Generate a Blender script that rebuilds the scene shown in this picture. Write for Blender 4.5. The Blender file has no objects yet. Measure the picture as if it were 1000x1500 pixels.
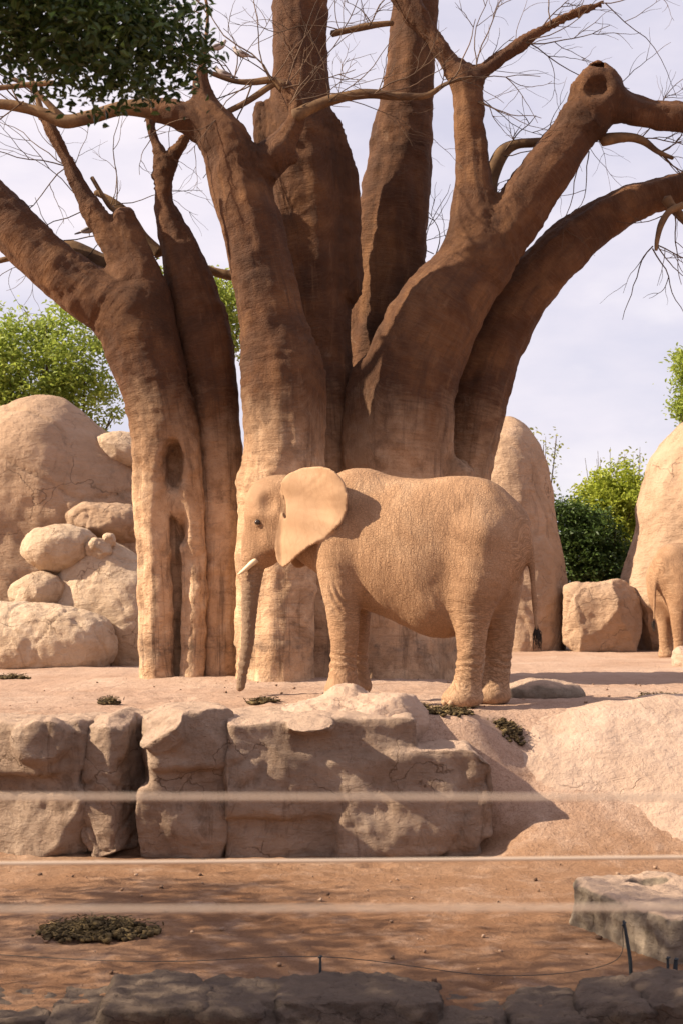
import bpy, math, random
import numpy as np
from mathutils import Vector, Matrix
R = math.radians
rng = np.random.default_rng(7)
random.seed(7)
scene = bpy.context.scene
COL = scene.collection

# ------------------------------------------------------------------ camera
F_PX, HZ, CAM_H = 2200.0, 890.0, 1.1        # focal length and horizon in pixels of a 1000x1500 picture
TILT = math.atan((HZ - 750.0) / F_PX)
cam_d = bpy.data.cameras.new('camera'); cam = bpy.data.objects.new('camera', cam_d); COL.objects.link(cam)
cam.location = (0, 0, CAM_H); cam.rotation_euler = (R(90) + TILT, 0, 0)
cam_d.sensor_fit = 'VERTICAL'; cam_d.sensor_height = 36.0; cam_d.lens = 36.0 * F_PX / 1500.0
cam_d.clip_start = 0.1; cam_d.clip_end = 3000
cam_d.dof.use_dof = True; cam_d.dof.focus_distance = 17.0; cam_d.dof.aperture_fstop = 4.2
scene.camera = cam

# ------------------------------------------------------------------ light
SUN_EL, SUN_AZ = 34.0, 9.0                  # elevation; degrees from due left towards the camera
sx, sy, sz = -math.cos(R(SUN_AZ)) * math.cos(R(SUN_EL)), -math.sin(R(SUN_AZ)) * math.cos(R(SUN_EL)), math.sin(R(SUN_EL))
sl = bpy.data.lights.new('sun', 'SUN'); sl.energy = 5.0; sl.angle = R(0.6); sl.color = (1.0, 0.86, 0.65)
so = bpy.data.objects.new('sun', sl); COL.objects.link(so)
so.rotation_euler = Vector((sx, sy, sz)).to_track_quat('Z', 'Y').to_euler(); so.location = (-20, -10, 25)
w = bpy.data.worlds.new('World'); scene.world = w; w.use_nodes = True
nt = w.node_tree; nt.nodes.clear()
def wn(t, **k):
    n = nt.nodes.new(t)
    for a, b in k.items(): setattr(n, a, b)
    return n
sky = wn('ShaderNodeTexSky', sky_type='NISHITA', sun_disc=False)
sky.sun_elevation = R(SUN_EL); sky.sun_rotation = math.atan2(sx, sy)
bg1 = wn('ShaderNodeBackground'); bg1.inputs[1].default_value = 0.07
bg2 = wn('ShaderNodeBackground'); bg2.inputs[1].default_value = 1.0
tc = wn('ShaderNodeTexCoord'); mp = wn('ShaderNodeMapping'); mp.inputs['Scale'].default_value = (1.3, 1.3, 3.2)
n1 = wn('ShaderNodeTexNoise'); n1.inputs['Scale'].default_value = 2.6; n1.inputs['Detail'].default_value = 7; n1.inputs['Roughness'].default_value = .55
cr = wn('ShaderNodeValToRGB')                # thin high veil with whiter cloud in it
cr.color_ramp.elements[0].position = .40; cr.color_ramp.elements[0].color = (.36, .34, .40, 1)
cr.color_ramp.elements[1].position = .72; cr.color_ramp.elements[1].color = (.48, .44, .465, 1)
fm = wn('ShaderNodeMapRange'); fm.inputs[1].default_value = .3; fm.inputs[2].default_value = .7; fm.inputs[3].default_value = .78; fm.inputs[4].default_value = .97
mx = wn('ShaderNodeMixShader'); ow = wn('ShaderNodeOutputWorld')
mp2 = wn('ShaderNodeMapping'); mp2.inputs['Scale'].default_value = (1, 1, 2.2); mp2.inputs['Location'].default_value = (.35, 0, 0)
n2 = wn('ShaderNodeTexNoise'); n2.inputs['Scale'].default_value = 5.5; n2.inputs['Detail'].default_value = 8; n2.inputs['Roughness'].default_value = .52
sx2 = wn('ShaderNodeSeparateXYZ'); m2 = wn('ShaderNodeMath', operation='MULTIPLY_ADD'); m2.inputs[1].default_value = -.95
cf = wn('ShaderNodeMapRange'); cf.inputs[1].default_value = .36; cf.inputs[2].default_value = .58
cm = wn('ShaderNodeMix', data_type='RGBA'); cm.inputs[7].default_value = (.50, .46, .475, 1)
L = nt.links.new
L(tc.outputs['Generated'], mp2.inputs[0]); L(mp2.outputs[0], n2.inputs['Vector']); L(tc.outputs['Generated'], sx2.inputs[0]); L(sx2.outputs[2], m2.inputs[0]); L(n2.outputs[0], m2.inputs[2]); L(m2.outputs[0], cf.inputs[0]); L(cf.outputs[0], cm.inputs[0]); L(cr.outputs[0], cm.inputs[6])
L(tc.outputs['Generated'], mp.inputs[0]); L(mp.outputs[0], n1.inputs['Vector']); L(n1.outputs[0], cr.inputs[0]); L(n1.outputs[0], fm.inputs[0])
L(sky.outputs[0], bg1.inputs[0]); L(cm.outputs[2], bg2.inputs[0]); L(fm.outputs[0], mx.inputs[0]); L(bg1.outputs[0], mx.inputs[1]); L(bg2.outputs[0], mx.inputs[2]); L(mx.outputs[0], ow.inputs[0])
vs = scene.view_settings; vs.view_transform = 'Standard'; vs.look = 'None'; vs.gamma = 1; vs.use_curve_mapping = False; vs.exposure = 1.14
scene.render.engine = 'CYCLES'

# ------------------------------------------------------------------ helpers
CT, ST = math.cos(TILT), math.sin(TILT)
def P(px, py, d):
    """point on the ray through a pixel, at world distance d along y"""
    a, b = (px - 500.0) / F_PX, (750.0 - py) / F_PX
    v = np.array([a, CT - ST * b, ST + CT * b]); k = d / v[1]
    return np.array([0, 0, CAM_H]) + v * k
def rpx(r, d): return r * d / F_PX

PERM = rng.permutation(256).astype(np.int64); PERM = np.concatenate([PERM, PERM, PERM])
GR = rng.normal(size=(256, 3)); GR /= np.linalg.norm(GR, axis=1)[:, None]
def perlin(p):
    p = np.asarray(p, float); i = np.floor(p).astype(np.int64); f = p - i; i &= 255
    u = f * f * f * (f * (f * 6 - 15) + 10); out = np.zeros(len(p))
    for dx in (0, 1):
        for dy in (0, 1):
            for dz in (0, 1):
                h = PERM[PERM[PERM[i[:, 0] + dx & 255] + i[:, 1] + dy & 255] + i[:, 2] + dz & 255]
                g = GR[h]; q = f - np.array([dx, dy, dz])
                wgt = (u[:, 0] if dx else 1 - u[:, 0]) * (u[:, 1] if dy else 1 - u[:, 1]) * (u[:, 2] if dz else 1 - u[:, 2])
                out += wgt * (g * q).sum(1)
    return out
def fbm(p, o=4, g=.5):
    s = np.zeros(len(p)); a = 1.0; p = np.asarray(p, float)
    for k in range(o): s += a * perlin(p * 2 ** k + 17.3 * k); a *= g
    return s
def sstep(a, b, x): t = np.clip((x - a) / (b - a), 0, 1); return t * t * (3 - 2 * t)

def surface_nets(Fd, org, h):
    S = Fd < 0; nx, ny, nz = Fd.shape
    cnt = np.zeros((nx - 1, ny - 1, nz - 1), np.int8)
    for a in (0, 1):
        for b in (0, 1):
            for c in (0, 1): cnt += S[a:nx - 1 + a, b:ny - 1 + b, c:nz - 1 + c]
    ijk = np.argwhere((cnt > 0) & (cnt < 8)); idx = -np.ones(cnt.shape, np.int64); idx[tuple(ijk.T)] = np.arange(len(ijk))
    acc = np.zeros((len(ijk), 3)); num = np.zeros(len(ijk)); crn = [(a, b, c) for a in (0, 1) for b in (0, 1) for c in (0, 1)]
    val = {c: Fd[ijk[:, 0] + c[0], ijk[:, 1] + c[1], ijk[:, 2] + c[2]].astype(float) for c in crn}
    for c in crn:
        for ax in range(3):
            if c[ax]: continue
            e = list(c); e[ax] = 1; a, b = val[c], val[tuple(e)]; m = (a < 0) != (b < 0)
            t = a[m] / (a[m] - b[m]); q = np.tile(np.array(c, float), (m.sum(), 1)); q[:, ax] += t; acc[m] += q; num[m] += 1
    V = (ijk + acc / num[:, None]) * h + org; Q = []
    for ax in range(3):
        s1 = [slice(None)] * 3; s2 = [slice(None)] * 3; s1[ax] = slice(0, -1); s2[ax] = slice(1, None)
        A, B = S[tuple(s1)], S[tuple(s2)]; o1, o2 = (ax + 1) % 3, (ax + 2) % 3
        for sgn in (0, 1):
            e = np.argwhere((A & ~B) if sgn else (~A & B))
            e = e[(e[:, o1] > 0) & (e[:, o2] > 0) & (e[:, o1] < Fd.shape[o1] - 1) & (e[:, o2] < Fd.shape[o2] - 1)]
            if not len(e): continue
            def cell(u, v): k = e.copy(); k[:, o1] += u; k[:, o2] += v; return idx[tuple(k.T)]
            q = np.stack([cell(-1, -1), cell(0, -1), cell(0, 0), cell(-1, 0)], 1); Q.append(q if sgn else q[:, ::-1])
    return V, np.concatenate(Q)

# signed-distance primitives: (kind, blend, data...)
def cone(a, b, ra, rb, k=None, s0=0.0, sc=(1, 1, 1)): return dict(t='c', a=np.array(a, float), b=np.array(b, float), ra=ra, rb=rb, k=k, s0=s0, sc=np.array(sc, float))
CID = [0]
def ell(c, r, rot=0.0, pitch=0.0, k=None, sub=False):
    M = np.array(Matrix.Rotation(rot, 3, 'Z') @ Matrix.Rotation(pitch, 3, 'Y'))
    return dict(t='e', c=np.array(c, float), r=np.array(r, float), M=M, k=k, sub=sub)
def box(c, hs, rnd=.1, rot=0.0, tilt=0.0, k=None, sub=False):
    M = np.array(Matrix.Rotation(rot, 3, 'Z') @ Matrix.Rotation(tilt, 3, 'Y'))
    return dict(t='b', c=np.array(c, float), h=np.array(hs, float), rnd=rnd, M=M, k=k, sub=sub)
def bounds(p):
    if p['t'] == 'c':
        r = max(p['ra'], p['rb']) / p['sc']; return np.minimum(p['a'], p['b']) - r, np.maximum(p['a'], p['b']) + r
    if p['t'] == 'f': return p['lo'], p['hi']
    r = p['r'] if p['t'] == 'e' else p['h'] + .02; e = np.abs(p['M']) @ r
    return p['c'] - e, p['c'] + e
def ev(p, X):
    if p['t'] == 'f': return p['fn'](X)
    if p['t'] == 'c':
        sc = p['sc']; a = p['a'] * sc; ba = p['b'] * sc - a; q = X * sc - a
        t = np.clip((q @ ba) / max(ba @ ba, 1e-9), 0, 1)
        return np.linalg.norm(q - t[:, None] * ba, axis=1) - (p['ra'] + t * (p['rb'] - p['ra']))
    q = (X - p['c']) @ p['M']
    if p['t'] == 'e':
        k0 = np.linalg.norm(q / p['r'], axis=1); k1 = np.linalg.norm(q / p['r'] ** 2, axis=1) + 1e-9; return k0 * (k0 - 1) / k1
    d = np.abs(q) - (p['h'] - p['rnd']); return np.linalg.norm(np.maximum(d, 0), axis=1) + np.minimum(d.max(1), 0) - p['rnd']
def sdf_mesh(prims, h, k=.1):
    lo = np.min([bounds(p)[0] for p in prims if not p.get('sub')], 0) - 3 * h - k * .3; hi = np.max([bounds(p)[1] for p in prims if not p.get('sub')], 0) + 3 * h + k * .3
    n = np.ceil((hi - lo) / h).astype(int) + 1; D = np.full(n, 9.0, np.float32)
    seq = []
    for p in prims:                                                  # consecutive links of one limb form one solid
        if seq and p.get('cid') is not None and seq[-1][0].get('cid') == p['cid']: seq[-1].append(p)
        else: seq.append([p])
    def span(p, pad):
        a, b = bounds(p); return np.clip(np.floor((a - pad - lo) / h).astype(int), 0, n - 1), np.clip(np.ceil((b + pad - lo) / h).astype(int) + 1, 1, n)
    def grid(i0, i1): return np.stack(np.meshgrid(*[np.arange(i0[j], i1[j]) * h + lo[j] for j in range(3)], indexing='ij'), -1).reshape(-1, 3)
    for ps in seq:
        p = ps[0]; kk = p['k'] if p.get('k') is not None else k
        if len(ps) > 1:
            sp = [span(q_, kk + 2 * h) for q_ in ps]; j0 = np.min([x[0] for x in sp], 0); j1 = np.max([x[1] for x in sp], 0); T_ = np.full(j1 - j0, 9.0, np.float32)
            for q_, (i0, i1) in zip(ps, sp):
                v_ = T_[tuple(slice(i0[j] - j0[j], i1[j] - j0[j]) for j in range(3))]; np.minimum(v_, ev(q_, grid(i0, i1)).reshape(i1 - i0).astype(np.float32), out=v_)
            sl_ = tuple(slice(j0[j], j1[j]) for j in range(3)); o = D[sl_]; hh = np.clip(.5 + .5 * (T_ - o) / kk, 0, 1); D[sl_] = T_ * (1 - hh) + o * hh - kk * hh * (1 - hh); continue
        a, b = bounds(p); i0 = np.clip(np.floor((a - kk - 2 * h - lo) / h).astype(int), 0, n - 1); i1 = np.clip(np.ceil((b + kk + 2 * h - lo) / h).astype(int) + 1, 1, n)
        if (i1 <= i0).any(): continue
        g = np.stack(np.meshgrid(*[np.arange(i0[j], i1[j]) * h + lo[j] for j in range(3)], indexing='ij'), -1).reshape(-1, 3)
        d = ev(p, g).reshape(i1 - i0).astype(np.float32); sl_ = tuple(slice(i0[j], i1[j]) for j in range(3)); o = D[sl_]
        if p.get('sub'):
            hh = np.clip(.5 - .5 * (o + d) / kk, 0, 1); D[sl_] = o * (1 - hh) - d * hh + kk * hh * (1 - hh)
        else:
            hh = np.clip(.5 + .5 * (d - o) / kk, 0, 1); D[sl_] = d * (1 - hh) + o * hh - kk * hh * (1 - hh)
    return surface_nets(D, lo, h)
def vnormals(V, Q):
    fn = np.cross(V[Q[:, 2]] - V[Q[:, 0]], V[Q[:, 3]] - V[Q[:, 1]]); N = np.zeros_like(V)
    for j in range(4): np.add.at(N, Q[:, j], fn)
    return N / (np.linalg.norm(N, axis=1)[:, None] + 1e-12)
def relax(V, Q, it=1, lam=.5):
    for _ in range(it):
        A = np.zeros_like(V); c = np.zeros(len(V))
        for j in range(4):
            np.add.at(A, Q[:, j], V[Q[:, (j + 1) % 4]] + V[Q[:, (j + 3) % 4]]); np.add.at(c, Q[:, j], 2)
        V = V + lam * (A / c[:, None] - V)
    return V
def flow_of(V, prims):
    """coordinates that run along the limbs: unit direction round the axis, length along it"""
    W = np.zeros(len(V)); S = np.zeros(len(V)); O = np.zeros((len(V), 3))
    for p in prims:
        if p['t'] != 'c': continue
        ba = p['b'] - p['a']; ln = np.linalg.norm(ba) + 1e-9; q = V - p['a']; t = np.clip((q @ ba) / ln ** 2, 0, 1)
        o = q - t[:, None] * ba; dd = np.linalg.norm(o, axis=1); wg = np.exp(-np.clip((dd - (p['ra'] + t * (p['rb'] - p['ra']))) / .07, -8, 60))
        W += wg; S += wg * (p['s0'] + t * ln); O += wg[:, None] * o / (dd[:, None] + 1e-6)
    W = W + 1e-30; O /= W[:, None]; return np.stack([O[:, 0] * .5, O[:, 1] * .5 + O[:, 2] * .3, S / W], 1)

def link(name, me, parent=None, label=None, cat=None, group=None, kind=None):
    o = bpy.data.objects.new(name, me); COL.objects.link(o)
    if parent is not None: o.parent = parent
    for a, b in (('label', label), ('category', cat), ('group', group), ('kind', kind)):
        if b: o[a] = b
    return o
def mesh(name, V, Fc, mat, smooth=True, flow=None):
    """V (n,3); Fc an (m,3|4) array or a list of such arrays"""
    me = bpy.data.meshes.new(name); Fs = Fc if isinstance(Fc, list) else [Fc]
    V = np.asarray(V, np.float32); me.vertices.add(len(V)); me.vertices.foreach_set('co', V.ravel())
    loops = np.concatenate([np.asarray(f).ravel() for f in Fs]).astype(np.int32); tot = np.concatenate([np.full(len(f), f.shape[1]) for f in Fs]).astype(np.int32)
    me.loops.add(len(loops)); me.loops.foreach_set('vertex_index', loops); me.polygons.add(len(tot))
    me.polygons.foreach_set('loop_start', np.concatenate([[0], np.cumsum(tot)[:-1]]).astype(np.int32))
    me.update(calc_edges=True)
    me.polygons.foreach_set('use_smooth', np.full(len(tot), smooth)); me.materials.append(mat)
    if flow is not None:
        at = me.attributes.new('flow', 'FLOAT_VECTOR', 'POINT'); at.data.foreach_set('vector', np.asarray(flow, np.float32).ravel())
    me.validate(); return me
def empty(name, loc, label, cat, group=None, rz=0):
    o = link(name, None, None, label, cat, group); o.location = loc; o.rotation_euler = (0, 0, rz); o.empty_display_size = .2; return o
def catmull(pts, n):
    p = np.asarray(pts, float); p = np.vstack([2 * p[0] - p[1], p, 2 * p[-1] - p[-2]]); out = []
    for i in range(1, len(p) - 2):
        for t in np.arange(n) / n:
            out.append(.5 * (2 * p[i] + (p[i + 1] - p[i - 1]) * t + (2 * p[i - 1] - 5 * p[i] + 4 * p[i + 1] - p[i + 2]) * t * t + (3 * p[i] - p[i - 1] - 3 * p[i + 1] + p[i + 2]) * t ** 3))
    out.append(p[-2]); return np.array(out)
def tube(pr, sides=8, cap=True):
    """pr: (n,4) centre line and radius -> verts, quads, flow"""
    c, r = pr[:, :3], pr[:, 3]; t = np.gradient(c, axis=0); t /= np.linalg.norm(t, axis=1)[:, None] + 1e-9
    up = np.array([0, 0, 1.0]) if abs(t[0, 2]) < .9 else np.array([1.0, 0, 0]); e1 = np.cross(t[0], up); e1 /= np.linalg.norm(e1); V = []; FL = []
    s = np.concatenate([[0], np.cumsum(np.linalg.norm(np.diff(c, axis=0), axis=1))]); an = np.arange(sides) * 2 * math.pi / sides
    for i in range(len(c)):
        e1 = e1 - t[i] * (e1 @ t[i]); e1 /= np.linalg.norm(e1) + 1e-9; e2 = np.cross(t[i], e1)
        ring = np.cos(an)[:, None] * e1 + np.sin(an)[:, None] * e2; V.append(c[i] + r[i] * ring); FL.append(np.c_[ring[:, 0] * .5, ring[:, 1] * .5, np.full(sides, s[i])])
    V = np.concatenate(V); FL = np.concatenate(FL); j = np.arange(sides); Q = []
    for i in range(len(c) - 1):
        a = i * sides + j; b = i * sides + (j + 1) % sides; Q.append(np.stack([a, b, b + sides, a + sides], 1))
    Q = np.concatenate(Q)
    if cap:
        V = np.vstack([V, c[0] - t[0] * r[0] * .5, c[-1] + t[-1] * r[-1] * .5]); FL = np.vstack([FL, FL[0], FL[-1]]); n = len(V); l = (len(c) - 1) * sides
        Q = np.vstack([Q, np.stack([(j + 1) % sides, j, np.full(sides, n - 2), np.full(sides, n - 2)], 1)[:, [0, 1, 2, 2]], np.stack([l + j, l + (j + 1) % sides, np.full(sides, n - 1), np.full(sides, n - 1)], 1)])
    return V, Q, FL
def fixq(Q):
    """split quads with a doubled corner into triangles"""
    d = Q[:, 2] == Q[:, 3]; out = []
    if (~d).any(): out.append(Q[~d])
    if d.any(): out.append(Q[d][:, :3])
    return out
def join(parts):
    V = []; Q = []; FL = []; n = 0
    for v, q, f in parts: V.append(v); Q.append(q + n); FL.append(f); n += len(v)
    return np.concatenate(V), np.concatenate(Q), np.concatenate(FL)

# ------------------------------------------------------------------ materials
class NT:
    def __init__(s, name):
        s.m = bpy.data.materials.new(name); s.m.use_nodes = True; s.t = s.m.node_tree; s.t.nodes.clear()
    def n(s, typ, ins=None, **k):
        nd = s.t.nodes.new('ShaderNode' + typ)
        for a, b in k.items(): setattr(nd, a, b)
        for a, b in (ins or {}).items():
            if isinstance(b, bpy.types.NodeSocket): s.t.links.new(b, nd.inputs[a])
            else: nd.inputs[a].default_value = b
        return nd
    def noise(s, vec, scale, detail=5, rough=.55, dist=0.0): return s.n('TexNoise', {'Vector': vec, 'Scale': scale, 'Detail': detail, 'Roughness': rough, 'Distortion': dist}).outputs[0]
    def ramp(s, fac, *st):
        nd = s.n('ValToRGB', {0: fac}); e = nd.color_ramp.elements
        while len(e) < len(st): e.new(.5)
        for q, (p_, c_) in zip(e, st): q.position = p_; q.color = (*c_, 1) if len(c_) == 3 else c_
        return nd.outputs[0]
    def rng(s, fac, a, b, c=0., d=1.): return s.n('MapRange', {0: fac, 1: a, 2: b, 3: c, 4: d}).outputs[0]
    def mix(s, fac, a, b, mode='MIX'):
        nd = s.n('Mix', data_type='RGBA', blend_type=mode)
        for i, v in ((0, fac), (6, a), (7, b)):
            if isinstance(v, bpy.types.NodeSocket): s.t.links.new(v, nd.inputs[i])
            else: nd.inputs[i].default_value = v if i == 0 else (*v, 1)
        return nd.outputs[2]
    def math(s, op, a, b=0.): return s.n('Math', {0: a, 1: b}, operation=op).outputs[0]
    def vmul(s, v, sc): return s.n('Mapping', {0: v, 'Scale': sc}).outputs[0]
    def obj(s): return s.n('TexCoord').outputs['Object']
    def bump(s, h, st, dist, nrm=None):
        ins = {'Height': h, 'Strength': st, 'Distance': dist}
        if nrm is not None: ins['Normal'] = nrm
        return s.n('Bump', ins).outputs[0]
    def out(s, col, rough=.9, nrm=None, spec=.2):
        ins = {'Base Color': col if isinstance(col, bpy.types.NodeSocket) else (*col, 1), 'Roughness': rough, 'Specular IOR Level': spec}
        if nrm is not None: ins['Normal'] = nrm
        b = s.n('BsdfPrincipled', ins); s.t.links.new(b.outputs[0], s.n('OutputMaterial').inputs[0]); return s.m

def rock_mat(name, lo, mid, hi, stain=(.16, .10, .07), st_amt=.5, sc=1.0, bump=.5, grit=1.0, dust=0.0):
    t = NT(name); o = t.obj()
    a = t.noise(o, 1.1 * sc, 6, .6, .6); b = t.noise(o, 7 * sc, 8, .65); c = t.noise(t.vmul(o, (1.6, 1.6, .5)), 1.7 * sc, 7, .68, 1.2); g = t.noise(o, 70 * sc, 4, .7)
    col = t.ramp(a, (.3, lo), (.5, mid), (.72, hi))
    col = t.mix(t.rng(b, .35, .75, 0, .45), col, hi)
    col = t.mix(t.math('MULTIPLY', t.rng(c, .55, .74), st_amt), col, stain)
    col = t.mix(t.rng(g, .25, .7, .22, 0), col, lo)
    v = t.n('TexVoronoi', {'Vector': t.n('VectorMath', {0: o, 1: t.n('VectorMath', {0: t.n('TexNoise', {'Vector': o, 'Scale': 1.4 * sc, 'Detail': 5}).outputs['Color'], 1: (.9, .9, .9)}, operation='MULTIPLY').outputs[0]}, operation='ADD').outputs[0], 'Scale': .75 * sc}, feature='DISTANCE_TO_EDGE').outputs[0]
    ck = t.rng(v, 0, .012); ck = t.math('MAXIMUM', ck, t.rng(t.noise(o, .9 * sc, 2), .42, .5))
    col = t.mix(t.rng(ck, 0, 1, .75, 0), col, stain)
    if dust: col = t.mix(t.math('MULTIPLY', t.rng(t.math('ADD', t.n('SeparateXYZ', {0: t.n('NewGeometry').outputs['Normal']}).outputs[2], t.math('MULTIPLY', t.math('SUBTRACT', b, .5), .5)), .55, .85), dust), col, (.45, .315, .235))   # settled sand, plus sunlit brightness painted onto level faces
    nb = t.bump(t.noise(t.vmul(o, (.8, .8, 3.2)), 2.2 * sc, 7, .66, .8), bump * .7, .14 / sc); nb = t.bump(b, bump, .08 / sc, nb); nb = t.bump(g, bump * .7 * grit, .012 / sc, nb); nb = t.bump(ck, .5, .03, nb)
    return t.out(col, .92, nb, .15)
M = {}
M['pale_rock'] = rock_mat('pale_rock', (.35, .24, .155), (.47, .34, .24), (.56, .43, .32), (.17, .105, .07), .6, 1.3, .75, 1.3)
M['back_rock'] = rock_mat('back_rock', (.27, .175, .115), (.38, .25, .165), (.47, .325, .23), (.15, .10, .07), .65, 1.0, .75, 1.3)
M['ledge_rock'] = rock_mat('ledge_rock', (.19, .125, .088), (.29, .20, .145), (.42, .31, .235), (.10, .055, .033), .8, 1.6, 1.0, 1.4, .85)
M['dark_rock'] = rock_mat('dark_rock', (.065, .05, .042), (.10, .075, .058), (.17, .12, .088), (.05, .036, .03), .5, 1.8, 1.0, 1.4, .12)
M['grey_rock'] = rock_mat('grey_rock', (.13, .10, .078), (.21, .165, .125), (.32, .25, .19), (.08, .06, .045), .6, 2.0, 1.0, 1.4, .85)
M['slab_rock'] = rock_mat('slab_rock', (.37, .25, .18), (.43, .30, .225), (.49, .36, .285), (.30, .19, .13), .35, 1.3, .7, 1.2)

t = NT('sand'); o = t.obj()
a = t.noise(o, .45, 5, .6, .5); b = t.noise(o, 3.2, 8, .65); g = t.noise(o, 60, 5, .75); c = t.noise(t.vmul(o, (.7, 1.6, 1)), 1.3, 7, .7, .7)
ysep = t.n('SeparateXYZ', {0: o}).outputs
up = t.rng(t.math('ADD', ysep[2], t.math('MULTIPLY', t.math('SUBTRACT', b, .5), .6)), -1.28, -.75)   # dry trodden terrace above, redder damp soil below
low = t.ramp(a, (.32, (.19, .094, .05)), (.52, (.275, .152, .088)), (.7, (.36, .222, .145)))
high = t.ramp(a, (.3, (.40, .255, .18)), (.5, (.47, .315, .235)), (.7, (.53, .38, .295)))
col = t.mix(up, low, high)
col = t.mix(t.rng(c, .56, .72, 0, .55), col, (.20, .10, .055))
col = t.mix(t.rng(b, .5, .75, 0, .35), col, (.62, .46, .36))
col = t.mix(t.rng(g, .28, .52, .75, 0), col, (.15, .08, .045)); g2 = t.noise(o, 22, 6, .75); col = t.mix(t.rng(g2, .3, .5, .45, 0), col, (.20, .11, .065)); col = t.mix(t.rng(t.noise(t.vmul(o, (1, 2.5, 1)), 5.5, 7, .72, .6), .58, .72, 0, .45), col, (.24, .13, .075))
nb = t.bump(b, .7, .08); nb = t.bump(g, .7, .02, nb); nb = t.bump(t.noise(o, 14, 6, .7), .75, .05, nb)
M['sand'] = t.out(col, .95, nb, .1)

t = NT('bark'); o = t.obj(); fl = t.n('Attribute', attribute_name='flow').outputs['Vector']
zz = t.n('SeparateXYZ', {0: o}).outputs[2]
big = t.noise(o, .9, 6, .65, .6); med = t.noise(o, 4, 7, .7)
ridge = t.noise(t.vmul(fl, (1.5, 1.5, 9)), 2.0, 7, .62, .35); fine = t.noise(t.vmul(fl, (3, 3, 26)), 2.2, 5, .65, .2); pit = t.noise(o, 45, 4, .7)
rmask = t.rng(t.noise(o, .8, 4, .6), .35, .62, .15, 1.0)
dark = t.ramp(big, (.28, (.032, .0145, .009)), (.5, (.088, .038, .018)), (.72, (.175, .083, .037)))  # bark's own brown, deepened to carry shadow on the upper stems
dust = t.ramp(med, (.3, (.41, .245, .14)), (.55, (.55, .355, .22)), (.75, (.61, .44, .30)))
hgt = t.math('ADD', zz, t.math('MULTIPLY', t.math('SUBTRACT', big, .5), 2.6)); hgt = t.math('ADD', hgt, t.math('MULTIPLY', t.math('SUBTRACT', ridge, .5), 1.0))
col = t.mix(t.rng(hgt, 2.6, 4.3, 1.0, .0), dark, dust)                       # rubbed with sand as high as the animals reach
band = t.math('MULTIPLY', t.rng(t.math('ABSOLUTE', t.math('SUBTRACT', t.math('ADD', zz, t.math('MULTIPLY', big, .5)), .72)), .02, .3, 1, 0), t.rng(med, .42, .6))
col = t.mix(t.math('MULTIPLY', band, .75), col, (.10, .065, .05))
col = t.mix(t.math('MULTIPLY', t.rng(ridge, .32, .46, .5, 0), rmask), col, (.10, .05, .03)); col = t.mix(t.rng(fine, .5, .75, 0, .09), col, (.5, .32, .2)); col = t.mix(t.rng(t.noise(o, 2.6, 8, .72, .5), .5, .68, 0, .55), col, (.075, .038, .024))
col = t.mix(t.rng(t.noise(o, 1.9, 6, .7, .8), .64, .76, 0, .45), col, (.27, .19, .135)); col = t.mix(t.rng(pit, .25, .42, .5, 0), col, (.07, .035, .022))
stk = t.noise(t.vmul(fl, (5, 5, .45)), 1.6, 6, .65, .5); col = t.mix(t.rng(stk, .52, .68, 0, .6), col, (.055, .028, .018)); col = t.mix(t.rng(stk, .26, .40, .22, 0), col, (.36, .20, .105))
nb = t.bump(t.math('MULTIPLY', ridge, rmask), .55, .07); nb = t.bump(fine, .5, .022, nb); nb = t.bump(med, .6, .09, nb); nb = t.bump(t.noise(o, 13, 6, .7), .5, .04, nb); nb = t.bump(pit, .5, .012, nb)
M['bark'] = t.out(col, .88, nb, .2)
t = NT('branch_bark'); o = t.obj(); a = t.noise(o, 3, 5, .6); b = t.noise(o, 25, 4)
col = t.mix(t.rng(b, .3, .65, .4, 0), t.ramp(a, (.3, (.055, .03, .018)), (.52, (.14, .078, .038)), (.72, (.25, .15, .075))), (.08, .05, .03)); M['branch_bark'] = t.out(col, .85, t.bump(b, .5, .01))
t = NT('twig_bark'); M['twig_bark'] = t.out(t.ramp(t.noise(t.obj(), 2), (.35, (.05, .03, .02)), (.65, (.13, .08, .05))), .8)
t = NT('plain_trunk'); o = t.obj(); M['plain_trunk'] = t.out(t.ramp(t.noise(t.vmul(o, (3, 3, .6)), 3), (.3, (.045, .03, .02)), (.7, (.12, .085, .055))), .9, t.bump(t.noise(o, 14), .6, .03))

t = NT('elephant_skin'); o = t.obj(); fl = t.n('Attribute', attribute_name='flow').outputs['Vector']
zz = t.n('SeparateXYZ', {0: o}).outputs[2]
ws = t.n('VectorMath', {0: t.n('TexNoise', {'Vector': o, 'Scale': 3.0, 'Detail': 3.0}).outputs['Color'], 1: (.11, .11, .11)}, operation='MULTIPLY').outputs[0]
od = t.n('VectorMath', {0: o, 1: ws}, operation='ADD').outputs[0]; fd = t.n('VectorMath', {0: fl, 1: ws}, operation='ADD').outputs[0]
def lines(vec, rot, sc, wd, det=3.0):
    n_ = t.noise(t.n('Mapping', {0: vec, 'Rotation': rot, 'Scale': sc}).outputs[0], 1.0, det, .5, .25)
    return t.rng(t.math('ABSOLUTE', t.math('SUBTRACT', n_, .5)), 0, wd)
xw = t.n('SeparateXYZ', {0: o}).outputs[0]
la = lines(od, (0, R(14), 0), (27, 9, 1.5), .06, 1.5); lb_n = lines(od, (0, R(44), 0), (27, 9, 1.7), .06, 1.5); lc = lines(od, (0, R(96), 0), (22, 8, 2.2), .045, 1.5)
la = t.math('MINIMUM', la, t.rng(lines(od, (0, R(-14), 0), (40, 12, 6), .07, 1.0), 0, 1, .5, 1)); lb_n = t.math('MINIMUM', lb_n, t.rng(lines(od, (0, R(72), 0), (38, 12, 6), .07, 1.0), 0, 1, .5, 1))
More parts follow.
